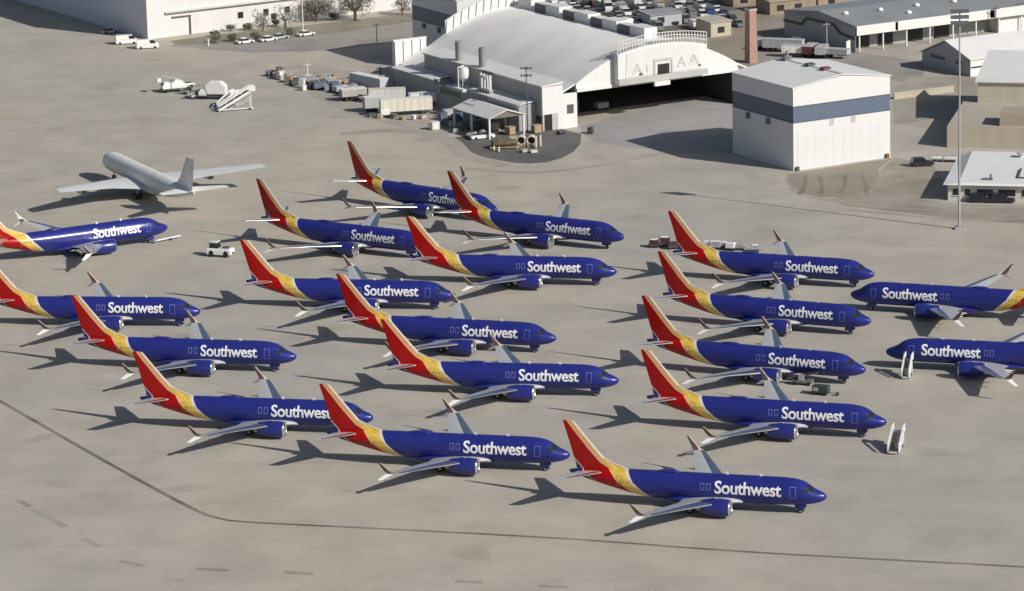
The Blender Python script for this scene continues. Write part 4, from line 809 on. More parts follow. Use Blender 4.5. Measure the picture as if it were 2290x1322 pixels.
# ------- masts and poles
MS = thing('light_mast', 'very tall grey floodlight mast standing in front of the office', 'mast', at(2145, 512))
m = MB(); m.tube((0, 0, 0), (0, 0, 42.0), 0.25, 12, 0.14); m.build('pole', mat('mast_grey', (0.42, 0.425, 0.42), 0.5, 0.3, var=0.06), MS, smooth=True, auto=40)
m = MB(); m.box(-0.8, 0.8, -0.8, 0.8, 0, 0.5); m.build('footing', STEEL, MS)
for k in range(3):
    m = MB(); m.box(-1.7, 1.7, -0.5, 0.3, 39.6 + k * 1.1, 40.2 + k * 1.1); m.build('lamp_bank', mat('lamp_bank_slate', (0.10, 0.12, 0.14), 0.5), MS)
FL = thing('floodlight', 'thin floodlight pole with two rows of lamps before the workshop', 'lamp post', at(1180, 297), 0)
m = MB(); m.tube((0, 0, 0), (0, 0, 14.6), 0.16, 8, 0.1); m.build('pole', DKSTEEL, FL)
for z in (12.6, 14.2):
    m = MB(); m.bar((-1.2, 0, z), (1.2, 0, z), 0.12); ar = m.build('crossarm', DKSTEEL, FL)
    for k in range(4):
        q = MB(); q.box(-1.25 + 0.7 * k, -0.85 + 0.7 * k, -0.3, 0.1, z - 0.05, z + 0.4); q.build('lamp', DKSTEEL, ar)
def pole(px, py, h_, lab, m_=DKSTEEL, head=False):
    t = thing('pole', lab, 'pole', at(px, py)); q = MB(); q.tube((0, 0, 0), (0, 0, h_), 0.17, 8, 0.12); q.build('shaft', m_, t)
    q = MB(); q.box(-0.35, 0.35, -0.25, 0.25, h_, h_ + 0.3) if head else q.box(-0.9, 0.9, -0.08, 0.08, h_ - 0.6, h_ - 0.4); q.build('lamp_head' if head else 'crossarm', m_, t)
pole(843, 94, 4.8, 'short dark pole by the road left of the arched hangar')
pole(678, 73, 8.8, 'white lamp pole among the trees by the large hangar', WHITE, True)
pole(2227, 82, 7.5, 'thin dark pole in front of the white bay of the warehouse')
pole(1849, 118, 7.5, 'thin grey pole at the shaded end of the warehouse', STEEL)
pole(851, 180, 3.4, 'short dark post at the far end of the workshop')
pole(688, 172, 3.4, 'pale post in the equipment row left of the workshop', WHITE)

# ------- trees and shrubs: trunk, limbs and a crown of many small leaf faces
def tree(px, py, h_, w_, label, seed, name='tree', shrub=False, dens=1.0):
    rn = random.Random(seed); t = thing(name, label, 'shrub' if shrub else 'tree', at(px, py), rn.random() * 360)
    tr = MB(); th = h_ * (0.2 if shrub else 0.28); tr.tube((0, 0, 0), (0.1, 0.05, th), 0.05 * w_, 7, 0.035 * w_)
    ends = []
    for k in range(7):
        a = k * 0.9 + rn.random(); e = (math.cos(a) * w_ * 0.32 * rn.uniform(0.6, 1), math.sin(a) * w_ * 0.32 * rn.uniform(0.6, 1), h_ * rn.uniform(0.34, 0.80)); tr.tube((0.1, 0.05, th * 0.9), e, 0.025 * w_, 5, 0.01 * w_); ends.append(e)
    tr.build('trunk', BARK, t)
    cr = MB(); n = int((520 if shrub else 1500) * dens)
    cl = [(e[0] * 1.2, e[1] * 1.2, e[2], rn.uniform(0.2, 0.34) * w_) for e in ends] + [(0, 0, h_ * 0.66, w_ * 0.36), (0, 0, h_ * 0.42, w_ * 0.40)]
    for _ in range(n):
        c = rn.choice(cl); v = Vector((rn.gauss(0, 1), rn.gauss(0, 1), rn.gauss(0, 0.8))).normalized() * c[3] * (0.45 + 0.6 * rn.random())
        p = Vector((c[0], c[1], c[2])) + v; p.z = max(0.15, min(h_, p.z)); s_ = rn.uniform(0.09, 0.20) * (1.0 if shrub else 1.15)
        a = Vector((rn.gauss(0, 1), rn.gauss(0, 1), rn.gauss(0, 1))).normalized(); b = a.orthogonal().normalized()
        cr.add([p - a * s_, p + b * s_ * 0.7, p + a * s_, p - b * s_ * 0.7], [(0, 1, 2, 3)])
    cr.build('crown', LEAF, t)
tree(638, 64, 7.0, 6.4, 'bare-looking grey tree left of the white lamp pole by the large hangar', 1, dens=0.5)
tree(588, 70, 5.6, 5.2, 'thin tree leftmost of those against the large hangar wall', 2, dens=0.35)
tree(708, 48, 7.0, 8.0, 'bushy tree just right of the white lamp pole', 3, dens=1.7)
tree(795, 46, 9.4, 9.6, 'large rounded green tree against the large hangar wall', 4, dens=2.6)
tree(900, 34, 5.2, 5.2, 'small olive tree right of the large rounded tree', 5, dens=0.8)
for i, (px, py, lab) in enumerate([(480, 82, 'leftmost'), (516, 70, 'second from left'), (555, 68, 'third from left'), (617, 58, 'fourth from left'), (746, 44, 'rightmost')]):
    tree(px, py, 1.9, 2.4, 'low shrub, %s of those at the foot of the large hangar wall' % lab, 20 + i, 'shrub', True)
for i, (px, py, lab) in enumerate([(482, 96, 'first'), (520, 93, 'second'), (572, 90, 'third'), (650, 78, 'fourth')]):
    tree(px, py, 2.0, 3.0, 'dark shrub, %s from left in the roadside row among white cars' % lab, 40 + i, 'shrub', True)
# ---------------------------------------------------------------- vehicles and ground equipment
def paint(name, c, rough=0.35, coat=0.4): return mat('paint_' + name, c, rough, var=0.04, scale=0.8, coat=coat)
PC = dict(white=paint('white', (0.80, 0.79, 0.77)), silver=paint('silver', (0.42, 0.43, 0.44)), grey=paint('grey', (0.20, 0.20, 0.21)), black=paint('black', (0.022, 0.022, 0.026)), maroon=paint('maroon', (0.13, 0.022, 0.035)),
          red=paint('red', (0.30, 0.03, 0.025)), blue=paint('blue', (0.05, 0.09, 0.22)), tan=paint('tan', (0.42, 0.36, 0.27)), green=paint('green', (0.06, 0.11, 0.08)), yellow=paint('yellow', (0.55, 0.40, 0.06)), cream=paint('cream', (0.70, 0.66, 0.55)))
def at3(px, py): p = at(px, py); return (p[0], p[1], 0)
PROTO = {}
def car_parts(t, L_, W_c, H_, kind, m_, detail=True):
    hw = W_c / 2; b = MB(); zb = 0.32
    hood = H_ * (0.56 if kind != 'van' else 0.60)
    b.loft([[(-L_ / 2, -hw * .92, zb), (-L_ / 2, hw * .92, zb), (-L_ / 2, hw * .92, hood * .92), (-L_ / 2, -hw * .92, hood * .92)], [(-L_ / 2 + .25, -hw, zb - .08), (-L_ / 2 + .25, hw, zb - .08), (-L_ / 2 + .25, hw, hood), (-L_ / 2 + .25, -hw, hood)],
            [(L_ / 2 - .4, -hw, zb - .08), (L_ / 2 - .4, hw, zb - .08), (L_ / 2 - .4, hw, hood * .96), (L_ / 2 - .4, -hw, hood * .96)], [(L_ / 2, -hw * .88, zb), (L_ / 2, hw * .88, zb), (L_ / 2, hw * .88, hood * .80), (L_ / 2, -hw * .88, hood * .80)]])
    if kind == 'sedan': c0, c1, r0, r1 = -L_ * .38, L_ * .20, -L_ * .24, L_ * .05
    elif kind == 'suv': c0, c1, r0, r1 = -L_ * .48, L_ * .20, -L_ * .43, L_ * .06
    elif kind == 'van': c0, c1, r0, r1 = -L_ * .49, L_ * .38, -L_ * .48, L_ * .26
    else: c0, c1, r0, r1 = -L_ * .06, L_ * .24, -L_ * .02, L_ * .13
    def cab(z0, z1, k0, k1): return [[(c0 + (r0 - c0) * k0, -hw * (1 - .14 * k0), z0), (c1 + (r1 - c1) * k0, -hw * (1 - .14 * k0), z0), (c1 + (r1 - c1) * k0, hw * (1 - .14 * k0), z0), (c0 + (r0 - c0) * k0, hw * (1 - .14 * k0), z0)],
                                       [(c0 + (r0 - c0) * k1, -hw * (1 - .14 * k1), z1), (c1 + (r1 - c1) * k1, -hw * (1 - .14 * k1), z1), (c1 + (r1 - c1) * k1, hw * (1 - .14 * k1), z1), (c0 + (r0 - c0) * k1, hw * (1 - .14 * k1), z1)]]
    top = MB(); top.loft(cab(H_ - .12, H_, .88, 1.0))
    b.add(top.v, top.f)
    body = b.build('body', m_, t)
    g_ = MB(); g_.loft(cab(hood - .02, H_ - .12, 0.03, .88)); g_.build('windows', GLASS, t)
    if kind == 'pickup':
        bd = MB(); bd.box(-L_ * .46, -L_ * .09, -hw * .84, hw * .84, hood + .002, hood + .01); bd.build('load_bed', DKSTEEL, t)
    if kind == 'van':
        pn = MB(); pn.loft([[(p[0] * (1 if p[0] < 0 else .30), p[1] * 1.012, p[2]) for p in r_] for r_ in cab(hood, H_ - .11, .03, .9)]); pn.build('side_panel', m_, t)
    if detail:
        for sx_ in (-.31, .32):
            for sy in (-1, 1):
                q = MB(); q.lathe([(-.11, .26), (-.10, .33), (.10, .33), (.11, .26)], (L_ * sx_, sy * (hw - .10), .33), 'y', 12); q.build('wheel', RUBBER, t)
        for sy in (-1, 1):
            q = MB(); q.box(L_ / 2 - .06, L_ / 2 + .01, sy * hw * .68 - .16, sy * hw * .68 + .16, hood * .62, hood * .76); q.build('headlight', LETTER, t)
def car(px, py, rz, color, kind, label, group=None, detail=True, loc=None, cat=None):
    L_, W_c, H_ = dict(sedan=(4.6, 1.8, 1.45), suv=(4.8, 1.95, 1.8), van=(5.6, 2.05, 2.3), pickup=(5.5, 1.95, 1.8))[kind]
    loc = loc or at3(px, py); key = (color, kind, detail); cat = cat or ('van' if kind == 'van' else 'pickup' if kind == 'pickup' else 'car')
    if key in PROTO: return dup(PROTO[key], label, loc, rz, group)
    t = thing('parked_' + {'van': 'van', 'pickup': 'pickup'}.get(kind, 'car'), label, cat, loc, rz, group); car_parts(t, L_, W_c, H_, kind, PC[color], detail); PROTO[key] = t; return t
car(283, 98, 12, 'white', 'van', 'white van parked at the shaded foot of the large hangar, left one of the pair')
car(330, 108, 10, 'white', 'van', 'white van parked by the corner of the large hangar, right one of the pair')
car(2062, 371, 10, 'black', 'suv', 'dark car parked between the white block and the office')
car(2195, 452, -12, 'black', 'suv', 'black car parked before the office windows, left of the pair')
car(2243, 453, -12, 'black', 'suv', 'black car parked before the office windows, right of the pair')
for (px, py, col, lab) in ((548, 97, 'white', 'white car leftmost among the roadside shrubs'), (600, 92, 'white', 'white car second among the roadside shrubs'), (626, 87, 'silver', 'silver car between two roadside shrubs'), (684, 80, 'white', 'white car just right of the white lamp pole')):
    car(px, py, 34, col, 'sedan', lab, 'cars parked by the roadside shrubs')
car(245, 74, 30, 'silver', 'sedan', 'small silver car deep in the shade of the large hangar')
# crowded far lot
rn = random.Random(5); cols = ['white', 'silver', 'grey', 'black', 'tan', 'white', 'silver', 'grey', 'maroon', 'blue', 'black', 'white']
kinds = ['sedan', 'suv', 'pickup', 'van', 'sedan']; n = 0
for row in range(7):
    for k in range(17):
        u_, v_ = k * 3.4 + rn.uniform(-.6, .6) + 1.5 * row, row * 9.2 + rn.uniform(-1.2, 1.2)
        if rn.random() < 0.17: continue
        x = 12.0 + u_ * 0.87 - v_ * 0.28; y = 932 + u_ * 0.12 + v_ * 0.87
        c_, k_ = rn.choice(cols), rn.choice(kinds)
        t = car(0, 0, 100 + rn.choice([0, 180]) + rn.uniform(-9, 9), c_, k_, '%s parked %s among the rows of the crowded far lot' % (c_, 'car' if k_ in ('sedan', 'suv') else k_), 'vehicles in the far lot', False, (x, y, 0)); n += 1

def cart(px, py, rz, m_, label, group=None, L_=3.2, W_c=1.7, H_=1.7, top=None, name='baggage_cart', cat='cart', loc=None):
    """covered cart: deck, cover, four wheels, tow bar"""
    t = thing(name, label, cat, loc or at3(px, py), rz, group); q = MB(); q.box(-L_ / 2, L_ / 2, -W_c / 2, W_c / 2, .4, .6); q.build('deck', DKSTEEL, t)
    q = MB(); q.box(-L_ / 2 + .05, L_ / 2 - .05, -W_c / 2 + .04, W_c / 2 - .04, .6, H_ - .12); q.loft([[(-L_ / 2, -W_c / 2, H_ - .12), (L_ / 2, -W_c / 2, H_ - .12), (L_ / 2, W_c / 2, H_ - .12), (-L_ / 2, W_c / 2, H_ - .12)], [(-L_ / 2 + .1, -W_c / 2 + .3, H_), (L_ / 2 - .1, -W_c / 2 + .3, H_), (L_ / 2 - .1, W_c / 2 - .3, H_), (-L_ / 2 + .1, W_c / 2 - .3, H_)]]); q.build('cover', m_, t)
    if top: q = MB(); q.box(-L_ / 2 + .2, L_ / 2 - .2, -W_c / 2 + .35, W_c / 2 - .35, H_ + .002, H_ + .08); q.build('roof_panel', top, t)
    for sx_ in (-.36, .36):
        for sy in (-1, 1): w_ = MB(); w_.lathe([(-.09, .2), (.09, .2)], (L_ * sx_, sy * (W_c / 2 - .12), .2), 'y', 10); w_.build('wheel', RUBBER, t)
    q = MB(); q.tube((L_ / 2, 0, .45), (L_ / 2 + 1.0, 0, .25), .05, 6); q.build('tow_bar', DKSTEEL, t); return t
def tug(px, py, rz, m_, label, big=False):
    t = thing('tow_tractor', label, 'tractor', at3(px, py), rz); q = MB()
    q.loft([[(-2.4, -1.1, .35), (2.4, -1.1, .35), (2.4, 1.1, .35), (-2.4, 1.1, .35)], [(-2.45, -1.12, .9), (2.45, -1.12, .9), (2.45, 1.12, .9), (-2.45, 1.12, .9)], [(-2.3, -1.0, 1.25), (2.2, -1.0, 1.2), (2.2, 1.0, 1.2), (-2.3, 1.0, 1.25)]]); q.build('body', m_, t)
    q = MB(); q.loft([[(-2.0, -.85, 1.2), (-.2, -.85, 1.2), (-.2, .85, 1.2), (-2.0, .85, 1.2)], [(-1.9, -.8, 2.0), (-.5, -.8, 2.0), (-.5, .8, 2.0), (-1.9, .8, 2.0)]]); c_ = q.build('cab', GLASS, t)
    q = MB(); q.box(-2.0, -.4, -.9, .9, 2.0, 2.12); q.build('cab_roof', m_, c_)
    q = MB(); q.box(.5, 1.7, -.5, .5, 1.215, 1.4); q.build('engine_cover', DKSTEEL, t)
    for sx_ in (-1.5, 1.5):
        for sy in (-1, 1): w_ = MB(); w_.lathe([(-.17, .38), (-.15, .48), (.15, .48), (.17, .38)], (sx_, sy * 1.0, .48), 'y', 14); w_.build('wheel', RUBBER, t)
    q = MB(); q.box(2.42, 2.75, -.2, .2, .5, .7); q.build('hitch', DKSTEEL, t); return t
tug(494, 573, -20, PC['white'], 'small white tow tractor with a dark cab alone on the apron').scale = (1.0, 1.0, 1.35)
# airstairs
def airstair(loc, rz, label, H_=3.0, L_=5.2, truck=False, W_c=1.5, group=None):
    """steps rise along +x from the foot to a platform; rails each side"""
    t = thing('airstair', label, 'airstair', loc, rz, group); x0 = -L_ / 2; n_ = 12
    q = MB()
    for i in range(n_):
        x = x0 + L_ * i / n_; z = .35 + (H_ - .35) * (i + 1) / n_; q.box(x, x + L_ / n_ + .05, -W_c / 2, W_c / 2, z - .12, z)
    q.build('steps', DKSTEEL, t)
    q = MB(); q.box(-x0, -x0 + 1.4, -W_c / 2, W_c / 2, H_ - .12, H_); pl = q.build('platform', STEEL, t)
    for sy in (-1, 1):
        y = sy * (W_c / 2 + .1); q = MB(); q.bar((x0, y, .35), (-x0, y, H_ - .1), .14, .55); q.build('stringer', WHITE, t)
        r_ = MB(); r_.bar((x0, y, 1.35), (-x0, y, H_ + 1.0), .12, .35); r_.bar((-x0, y, H_ + 1.0), (-x0 + 1.4, y, H_ + 1.0), .12, .35)
        for i in range(5): r_.bar((x0 + L_ * i / 4, y, .4 + (H_ - .4) * i / 4), (x0 + L_ * i / 4, y, 1.35 + (H_ - .35) * i / 4), .09)
        r_.build('handrail', WHITE, t)
        s_ = MB(); s_.box(-x0, -x0 + 1.4, y - .04, y + .04, H_, H_ + 1.0); s_.build('side_screen', WHITE, pl)
        l_ = MB(); l_.bar((-x0 + .3, y, .3), (-x0 + .3, y, H_ - .1), .14); l_.bar((x0 + L_ * .35, y, .3), (-x0 + .3, y, H_ * .6), .1); l_.build('support_leg', WHITE, t)
    q = MB(); q.box(x0 - .3, -x0 + .8, -W_c / 2 + .1, W_c / 2 - .1, .25, .42); q.build('chassis', WHITE, t)
    for sx_ in (x0 + .6, -x0):
        for sy in (-1, 1): w_ = MB(); w_.lathe([(-.1, .26), (.1, .26)], (sx_, sy * (W_c / 2 - .05), .26), 'y', 12); w_.build('wheel', RUBBER, t)
    return t
p = at(1996, 1018); airstair((p[0] + 0.7, p[1] + 2.4, 0), 74, 'white twin-rail airstair standing alone on the apron beyond a blue nose', 2.3, 4.2)
a_ = R(162.6); dx, dy = -4.65, 3.6
airstair((61.3 + dx * math.cos(a_) - (dy + 2.3) * math.sin(a_), 596.1 + dx * math.sin(a_) + (dy + 2.3) * math.cos(a_), 0), 162.6 - 90, 'white airstair pushed up to the front door of a blue airliner facing left', 2.5, 2.6, W_c=1.0)
# tow bar at the nose of the left airliner
tb = thing('tow_bar', 'long pale tow bar in front of the airliner nose under the grey jet', 'tow bar', at3(376, 538), 42)
q = MB(); q.tube((-3.2, 0, .45), (3.0, 0, .45), .17, 8); q.build('bar', WHITE, tb); q = MB(); q.box(-3.5, -2.9, -.35, .35, .3, .6); q.build('head', STEEL, tb)
for sy in (-1, 1): w_ = MB(); w_.lathe([(-.07, .24), (.07, .24)], (.4, sy * .35, .24), 'y', 10); w_.build('wheel', RUBBER, tb)
# dark equipment under the nose: power unit and a belt loader
gp = thing('power_unit', 'dark wheeled power unit in front of the airliner with a twin-rail stair', 'equipment', at3(1836, 882), -24)
q = MB(); q.box(-1.3, 1.3, -.8, .8, .45, 1.5); q.build('housing', mat('unit_green_black', (0.04, 0.055, 0.05), 0.5, var=0.3, scale=2), gp)
q = MB(); q.box(-1.1, -.2, -.82, -.802, .7, 1.3); q.build('louvre', STEEL, gp)
for sx_ in (-.9, .9):
    for sy in (-1, 1): w_ = MB(); w_.lathe([(-.1, .32), (.1, .32)], (sx_, sy * .75, .32), 'y', 12); w_.build('wheel', RUBBER, gp)
q = MB(); q.tube((1.3, 0, .5), (2.7, 0, .3), .06, 6); q.box(2.6, 3.0, -.3, .3, .1, .55); q.build('tow_bar', DKSTEEL, gp)
bl = thing('belt_loader', 'grey-green belt loader just above the dark power unit', 'equipment', at3(1796, 860), -20)
q = MB(); q.box(-1.8, 1.6, -.75, .75, .4, .85); q.build('chassis', mat('loader_grey_green', (0.14, 0.17, 0.15), 0.5, var=0.2), bl)
q = MB(); q.bar((-2.6, .1, .9), (2.4, .1, 2.1), .8, .22); q.build('belt', DKSTEEL, bl)
q = MB(); q.box(-.6, .3, -.75, -.35, .85, 1.7); q.build('seat', STEEL, bl)
for sx_ in (-1.2, 1.1):
    for sy in (-1, 1): w_ = MB(); w_.lathe([(-.1, .32), (.1, .32)], (sx_, sy * .72, .32), 'y', 12); w_.build('wheel', RUBBER, bl)
MAROON = mat('dull_maroon', (0.075, 0.028, 0.045), 0.6, var=0.3, scale=2.0)
MIX = mat('mixed_canvas', (0.33, 0.33, 0.36), 0.7, var=0.5, scale=2.5)
# maroon carts and the white carts behind the right-hand column
for i, (px, py) in enumerate(((1463, 553), (1487, 551), (1508, 556))):
    cart(px, py, -12 + 8 * i, MAROON, 'maroon cart, %s from left beside the tip of a red fin' % ('first', 'second', 'third')[i], 'maroon carts by the top right airliner', top=(LETTER if i < 2 else None), H_=(1.5, 1.8, 1.3)[i], L_=(1.7, 2.0, 2.6)[i])
for i, (px, py) in enumerate(((1586, 556), (1600, 558), (1618, 556), (1634, 560), (1652, 559), (1688, 563))):
    cart(px, py, -22 + (i % 3) * 9, (PC['white'], MIX, MIX, PC['white'], MIX, MIX)[i], 'pale cart, %s from left in the line behind the top right airliner' % ('first', 'second', 'third', 'fourth', 'fifth', 'last')[i], 'pale carts behind the top right airliner', L_=(1.9, 2.2, 1.8, 1.7, 2.1, 1.6)[i], W_c=1.4, H_=(1.5, 1.6, 1.3, 1.5, 1.2, 1.3)[i], top=(None, LETTER, LETTER, None, None, LETTER)[i])

cart(2095, 361, -14, PC['white'], 'low white trailer left of the pair parked behind the office', L_=2.0, W_c=1.4, H_=1.05, name='flat_cart')
cart(2128, 362, -14, PC['white'], 'low white trailer right of the pair, beside the tall mast', L_=3.0, W_c=1.4, H_=1.0, name='flat_cart')
# equipment group on the open apron at upper left
def lift_truck(px, py, rz, m_box, label, L_=6.5, boxh=2.6, z0=1.1, name='lift_truck'):
    t = thing(name, label, 'truck', at3(px, py), rz); q = MB(); q.box(-L_ / 2, L_ / 2, -1.1, 1.1, .6, .95); q.build('chassis', DKSTEEL, t)
    q = MB(); q.loft([[(L_ / 2 - 1.9, -1.1, .95), (L_ / 2, -1.1, .95), (L_ / 2, 1.1, .95), (L_ / 2 - 1.9, 1.1, .95)], [(L_ / 2 - 1.9, -1.1, 1.7), (L_ / 2, -1.1, 1.7), (L_ / 2, 1.1, 1.7), (L_ / 2 - 1.9, 1.1, 1.7)], [(L_ / 2 - 1.8, -1.0, 2.4), (L_ / 2 - .5, -1.0, 2.4), (L_ / 2 - .5, 1.0, 2.4), (L_ / 2 - 1.8, 1.0, 2.4)]]); cb = q.build('cab', PC['white'], t)
    q = MB(); q.hexa([(L_ / 2 + .0, -.9, 1.72), (L_ / 2 + .02, -.9, 1.72), (L_ / 2 + .02, .9, 1.72), (L_ / 2 + .0, .9, 1.72), (L_ / 2 - .46, -.85, 2.3), (L_ / 2 - .44, -.85, 2.3), (L_ / 2 - .44, .85, 2.3), (L_ / 2 - .46, .85, 2.3)]); q.build('windscreen', GLASS, cb)
    if boxh: q = MB(); q.box(-L_ / 2, L_ / 2 - 2.1, -1.2, 1.2, z0, z0 + boxh); bx_ = q.build('box_body', m_box, t)
    if boxh:
        for k in range(3): q = MB(); q.box(-L_ / 2 + .6 + k * 1.3, -L_ / 2 + .68 + k * 1.3, -1.24, -1.202, z0, z0 + boxh); q.build('body_rib', STEEL, bx_)
    for sx_ in (-L_ / 2 + 1.2, L_ / 2 - 1.0):
        for sy in (-1, 1): w_ = MB(); w_.lathe([(-.15, .34), (-.13, .45), (.13, .45), (.15, .34)], (sx_, sy * 1.0, .45), 'y', 12); w_.build('wheel', RUBBER, t)
    return t
def deicer(px, py, rz, label):
    t = lift_truck(px, py, rz, PC['white'], label, 5.6, 0); q = MB(); q.prism([(-2.8, .95), (.7, .95), (.7, 2.2), (-.4, 2.9), (-2.0, 2.6), (-2.8, 1.7)], -1.15, 1.15); q.build('tank', PC['white'], t)
    q = MB(); q.bar((-1.2, 0, 2.9), (2.6, .3, 4.0), .22); q.bar((2.6, .3, 4.0), (3.4, .4, 3.4), .18); bm_ = q.build('boom', STEEL, t); q = MB(); q.box(3.1, 4.0, -.1, .9, 2.7, 3.5); q.build('basket', PC['white'], bm_); return t
deicer(388, 205, 200, 'white tank truck with a raised boom, leftmost in the equipment group above the grey jet')
def conveyor(px, py, rz, label, m_):
    t = thing('belt_loader', label, 'loader', at3(px, py), rz); q = MB(); q.box(-2.4, 2.2, -.9, .9, .45, 1.0); q.build('chassis', m_, t); q = MB(); q.bar((-3.2, .1, 1.0), (3.2, .1, 2.5), .9, .22); q.build('belt', STEEL, t)
    q = MB(); q.box(-1.0, .2, -.95, -.45, 1.0, 1.9); q.build('seat', DKSTEEL, t)
    for k in range(4): q = MB(); q.bar((-2.6 + 1.5 * k, .6, 1.1 + .35 * k), (-2.6 + 1.5 * k, .6, 2.0 + .35 * k), .08); q.build('rail_post', WHITE, t)
    for sx_ in (-1.6, 1.5):
        for sy in (-1, 1): w_ = MB(); w_.lathe([(-.12, .36), (.12, .36)], (sx_, sy * .82, .36), 'y', 12); w_.build('wheel', RUBBER, t)
conveyor(430, 211, -20, 'grey belt loader between the two white trucks above the grey jet', STEEL)
conveyor(446, 219, 30, 'dull grey belt loader nearest the taller white truck above the grey jet', GREYWALL)
def catering(px, py, rz, label):
    t = lift_truck(px, py, rz, PC['white'], label, 6.4, 0); q = MB(); q.prism([(-3.2, 1.3), (1.0, 1.3), (1.6, 3.2), (.6, 4.1), (-2.0, 4.1), (-3.2, 3.0)], -1.2, 1.2); bx_ = q.build('box_body', PC['white'], t)
    q = MB(); q.box(-1.9, -.7, -1.26, -1.202, 1.5, 2.9); q.build('shutter', DKSTEEL, bx_); q = MB(); q.bar((-2.6, -1.0, 1.0), (.4, -1.0, 1.25), .16); q.bar((-2.6, -1.0, 1.25), (.4, -1.0, 1.0), .16); q.build('scissor_lift', DKSTEEL, t)
    q = MB(); q.box(.7, 2.7, -1.0, 1.0, 3.3, 3.42); q.build('canopy', STEEL, t)
catering(477, 221, 168, 'tall white truck with a slanted body in the group above the grey jet')
tug(412, 197, 20, STEEL, 'low grey tractor behind the trucks above the grey jet')
cart(496, 197, 30, GREYWALL, 'small grey cart behind the tall white truck above the grey jet', L_=2.0, W_c=1.3, H_=1.3)
cart(413, 203, 50, PC['white'], 'tiny white cart beside the low grey tractor above the grey jet', L_=1.3, W_c=1.0, H_=1.2)
p = at(506, 241); airstair((p[0], p[1], 0), 50, 'grey airstair beside the white one above the grey jet', 2.6, 4.6, W_c=1.4)
p = at(523, 247); airstair((p[0], p[1], 0), 14, 'white airstair with a triangular frame rightmost above the grey jet', 4.3, 7.2, W_c=1.7)
cart(500, 236, 60, STEEL, 'grey flat cart beside the white airstair above the grey jet', L_=4.5, W_c=1.9, H_=1.0)

# trailers and box trucks beside the workshop
def trailer(px, py, rz, L_, m_, label, H_=3.9, roof=None, name='semi_trailer', cat='trailer', cab=False):
    t = thing(name, label, cat, at3(px, py), rz); q = MB(); q.box(-L_ / 2, L_ / 2, -1.25, 1.25, 1.1, H_ - .08); bx_ = q.build('box_body', m_, t)
    q = MB(); q.box(-L_ / 2 - .03, L_ / 2 + .03, -1.28, 1.28, H_ - .08, H_); q.build('roof', roof or WHITEROOF, t)
    for k in range(int(L_ / 1.6)): q = MB(); q.box(-L_ / 2 + .5 + k * 1.6, -L_ / 2 + .56 + k * 1.6, -1.275, -1.252, 1.15, H_ - .1); q.build('body_rib', STEEL, bx_)
    q = MB(); q.box(-L_ / 2 + .2, L_ / 2 - .2, -.5, .5, .8, 1.1); q.build('chassis', DKSTEEL, t)
    for sx_ in (-L_ / 2 + 1.2, -L_ / 2 + 2.5):
        for sy in (-1, 1): w_ = MB(); w_.lathe([(-.2, .4), (-.18, .5), (.18, .5), (.2, .4)], (sx_, sy * 1.0, .5), 'y', 12); w_.build('wheel', RUBBER, t)
    if cab:
        q = MB(); q.box(L_ / 2 + .1, L_ / 2 + 2.0, -1.2, 1.2, .5, 2.6); q.build('cab', PC['white'], t)
        for sy in (-1, 1): w_ = MB(); w_.lathe([(-.2, .5), (.2, .5)], (L_ / 2 + 1.0, sy * 1.0, .5), 'y', 12); w_.build('wheel', RUBBER, t)
    else:
        for sy in (-1, 1): q = MB(); q.box(L_ / 2 - 2.4, L_ / 2 - 2.2, sy * .9 - .1, sy * .9 + .1, 0, 1.1); q.build('landing_leg', DKSTEEL, t)
    return t
trailer(908, 257, 12, 11.8, mat('trailer_cream', (0.66, 0.64, 0.54), 0.6, var=0.12, scale=0.5, streak=True), 'long cream trailer with a lit side, nearest the open canopy')
trailer(838, 250, 16, 5.0, GREYWALL, 'short grey trailer behind the left end of the long cream trailer', 3.6)
trailer(826, 206, -52, 12.0, mat('trailer_silver', (0.50, 0.53, 0.56), 0.5, var=0.08, scale=0.4), 'silver trailer with a pale roof parked at an angle by the workshop', 4.0)
trailer(866, 228, 4, 8.5, mat('trailer_white', (0.62, 0.60, 0.56), 0.6, var=0.1), 'pale trailer between the silver one and the long cream one', 3.2, mat('dusty_roof', (0.60, 0.55, 0.50), 0.7, var=0.1))
trailer(945, 238, 14, 6.0, PC['white'], 'white box truck at the right end of the trailers by the workshop', 3.2, name='box_truck', cat='truck', cab=True)
trailer(790, 224, 20, 6.0, mat('trailer_tan', (0.40, 0.37, 0.33), 0.7, var=0.15), 'low tan trailer at the left end of the trailers by the workshop', 2.8)
cart(862, 262, 10, PC['white'], 'small white cart against the long cream trailer', L_=2.2, W_c=1.3, H_=1.6)

# long row of stored equipment left of the workshop
def crate(px, py, rz, sx_, sy, sz, m_, label, group=None, name='crate', cat='crate', loc=None):
    t = thing(name, label, cat, loc or at3(px, py), rz, group); q = MB(); q.box(-sx_ / 2, sx_ / 2, -sy / 2, sy / 2, .15, sz); bx_ = q.build('box', m_, t)
    q = MB(); q.box(-sx_ / 2 - .05, sx_ / 2 + .05, -sy / 2 - .05, sy / 2 + .05, sz + .002, sz + .1); q.build('lid', m_, t)
    for k in (-.35, 0, .35): q = MB(); q.box(sx_ * k - .08, sx_ * k + .08, -sy / 2, sy / 2, 0, .15); q.build('runner', WOOD, t)
    for k in (-.4, .4): q = MB(); q.box(sx_ * k - .05, sx_ * k + .05, -sy / 2 - .03, -sy / 2 - .002, .15, sz); q.build('batten', WOOD, bx_)
    return t
ORD = ['first', 'second', 'third', 'fourth', 'fifth', 'sixth', 'seventh', 'eighth', 'ninth', 'tenth', 'eleventh', 'twelfth', 'thirteenth', 'fourteenth']
JM = [('tan', TAN), ('white', WHITE), ('grey', GREYWALL), ('dark', DKSTEEL), ('brown', WOOD), ('slate', BLUEBAND)]
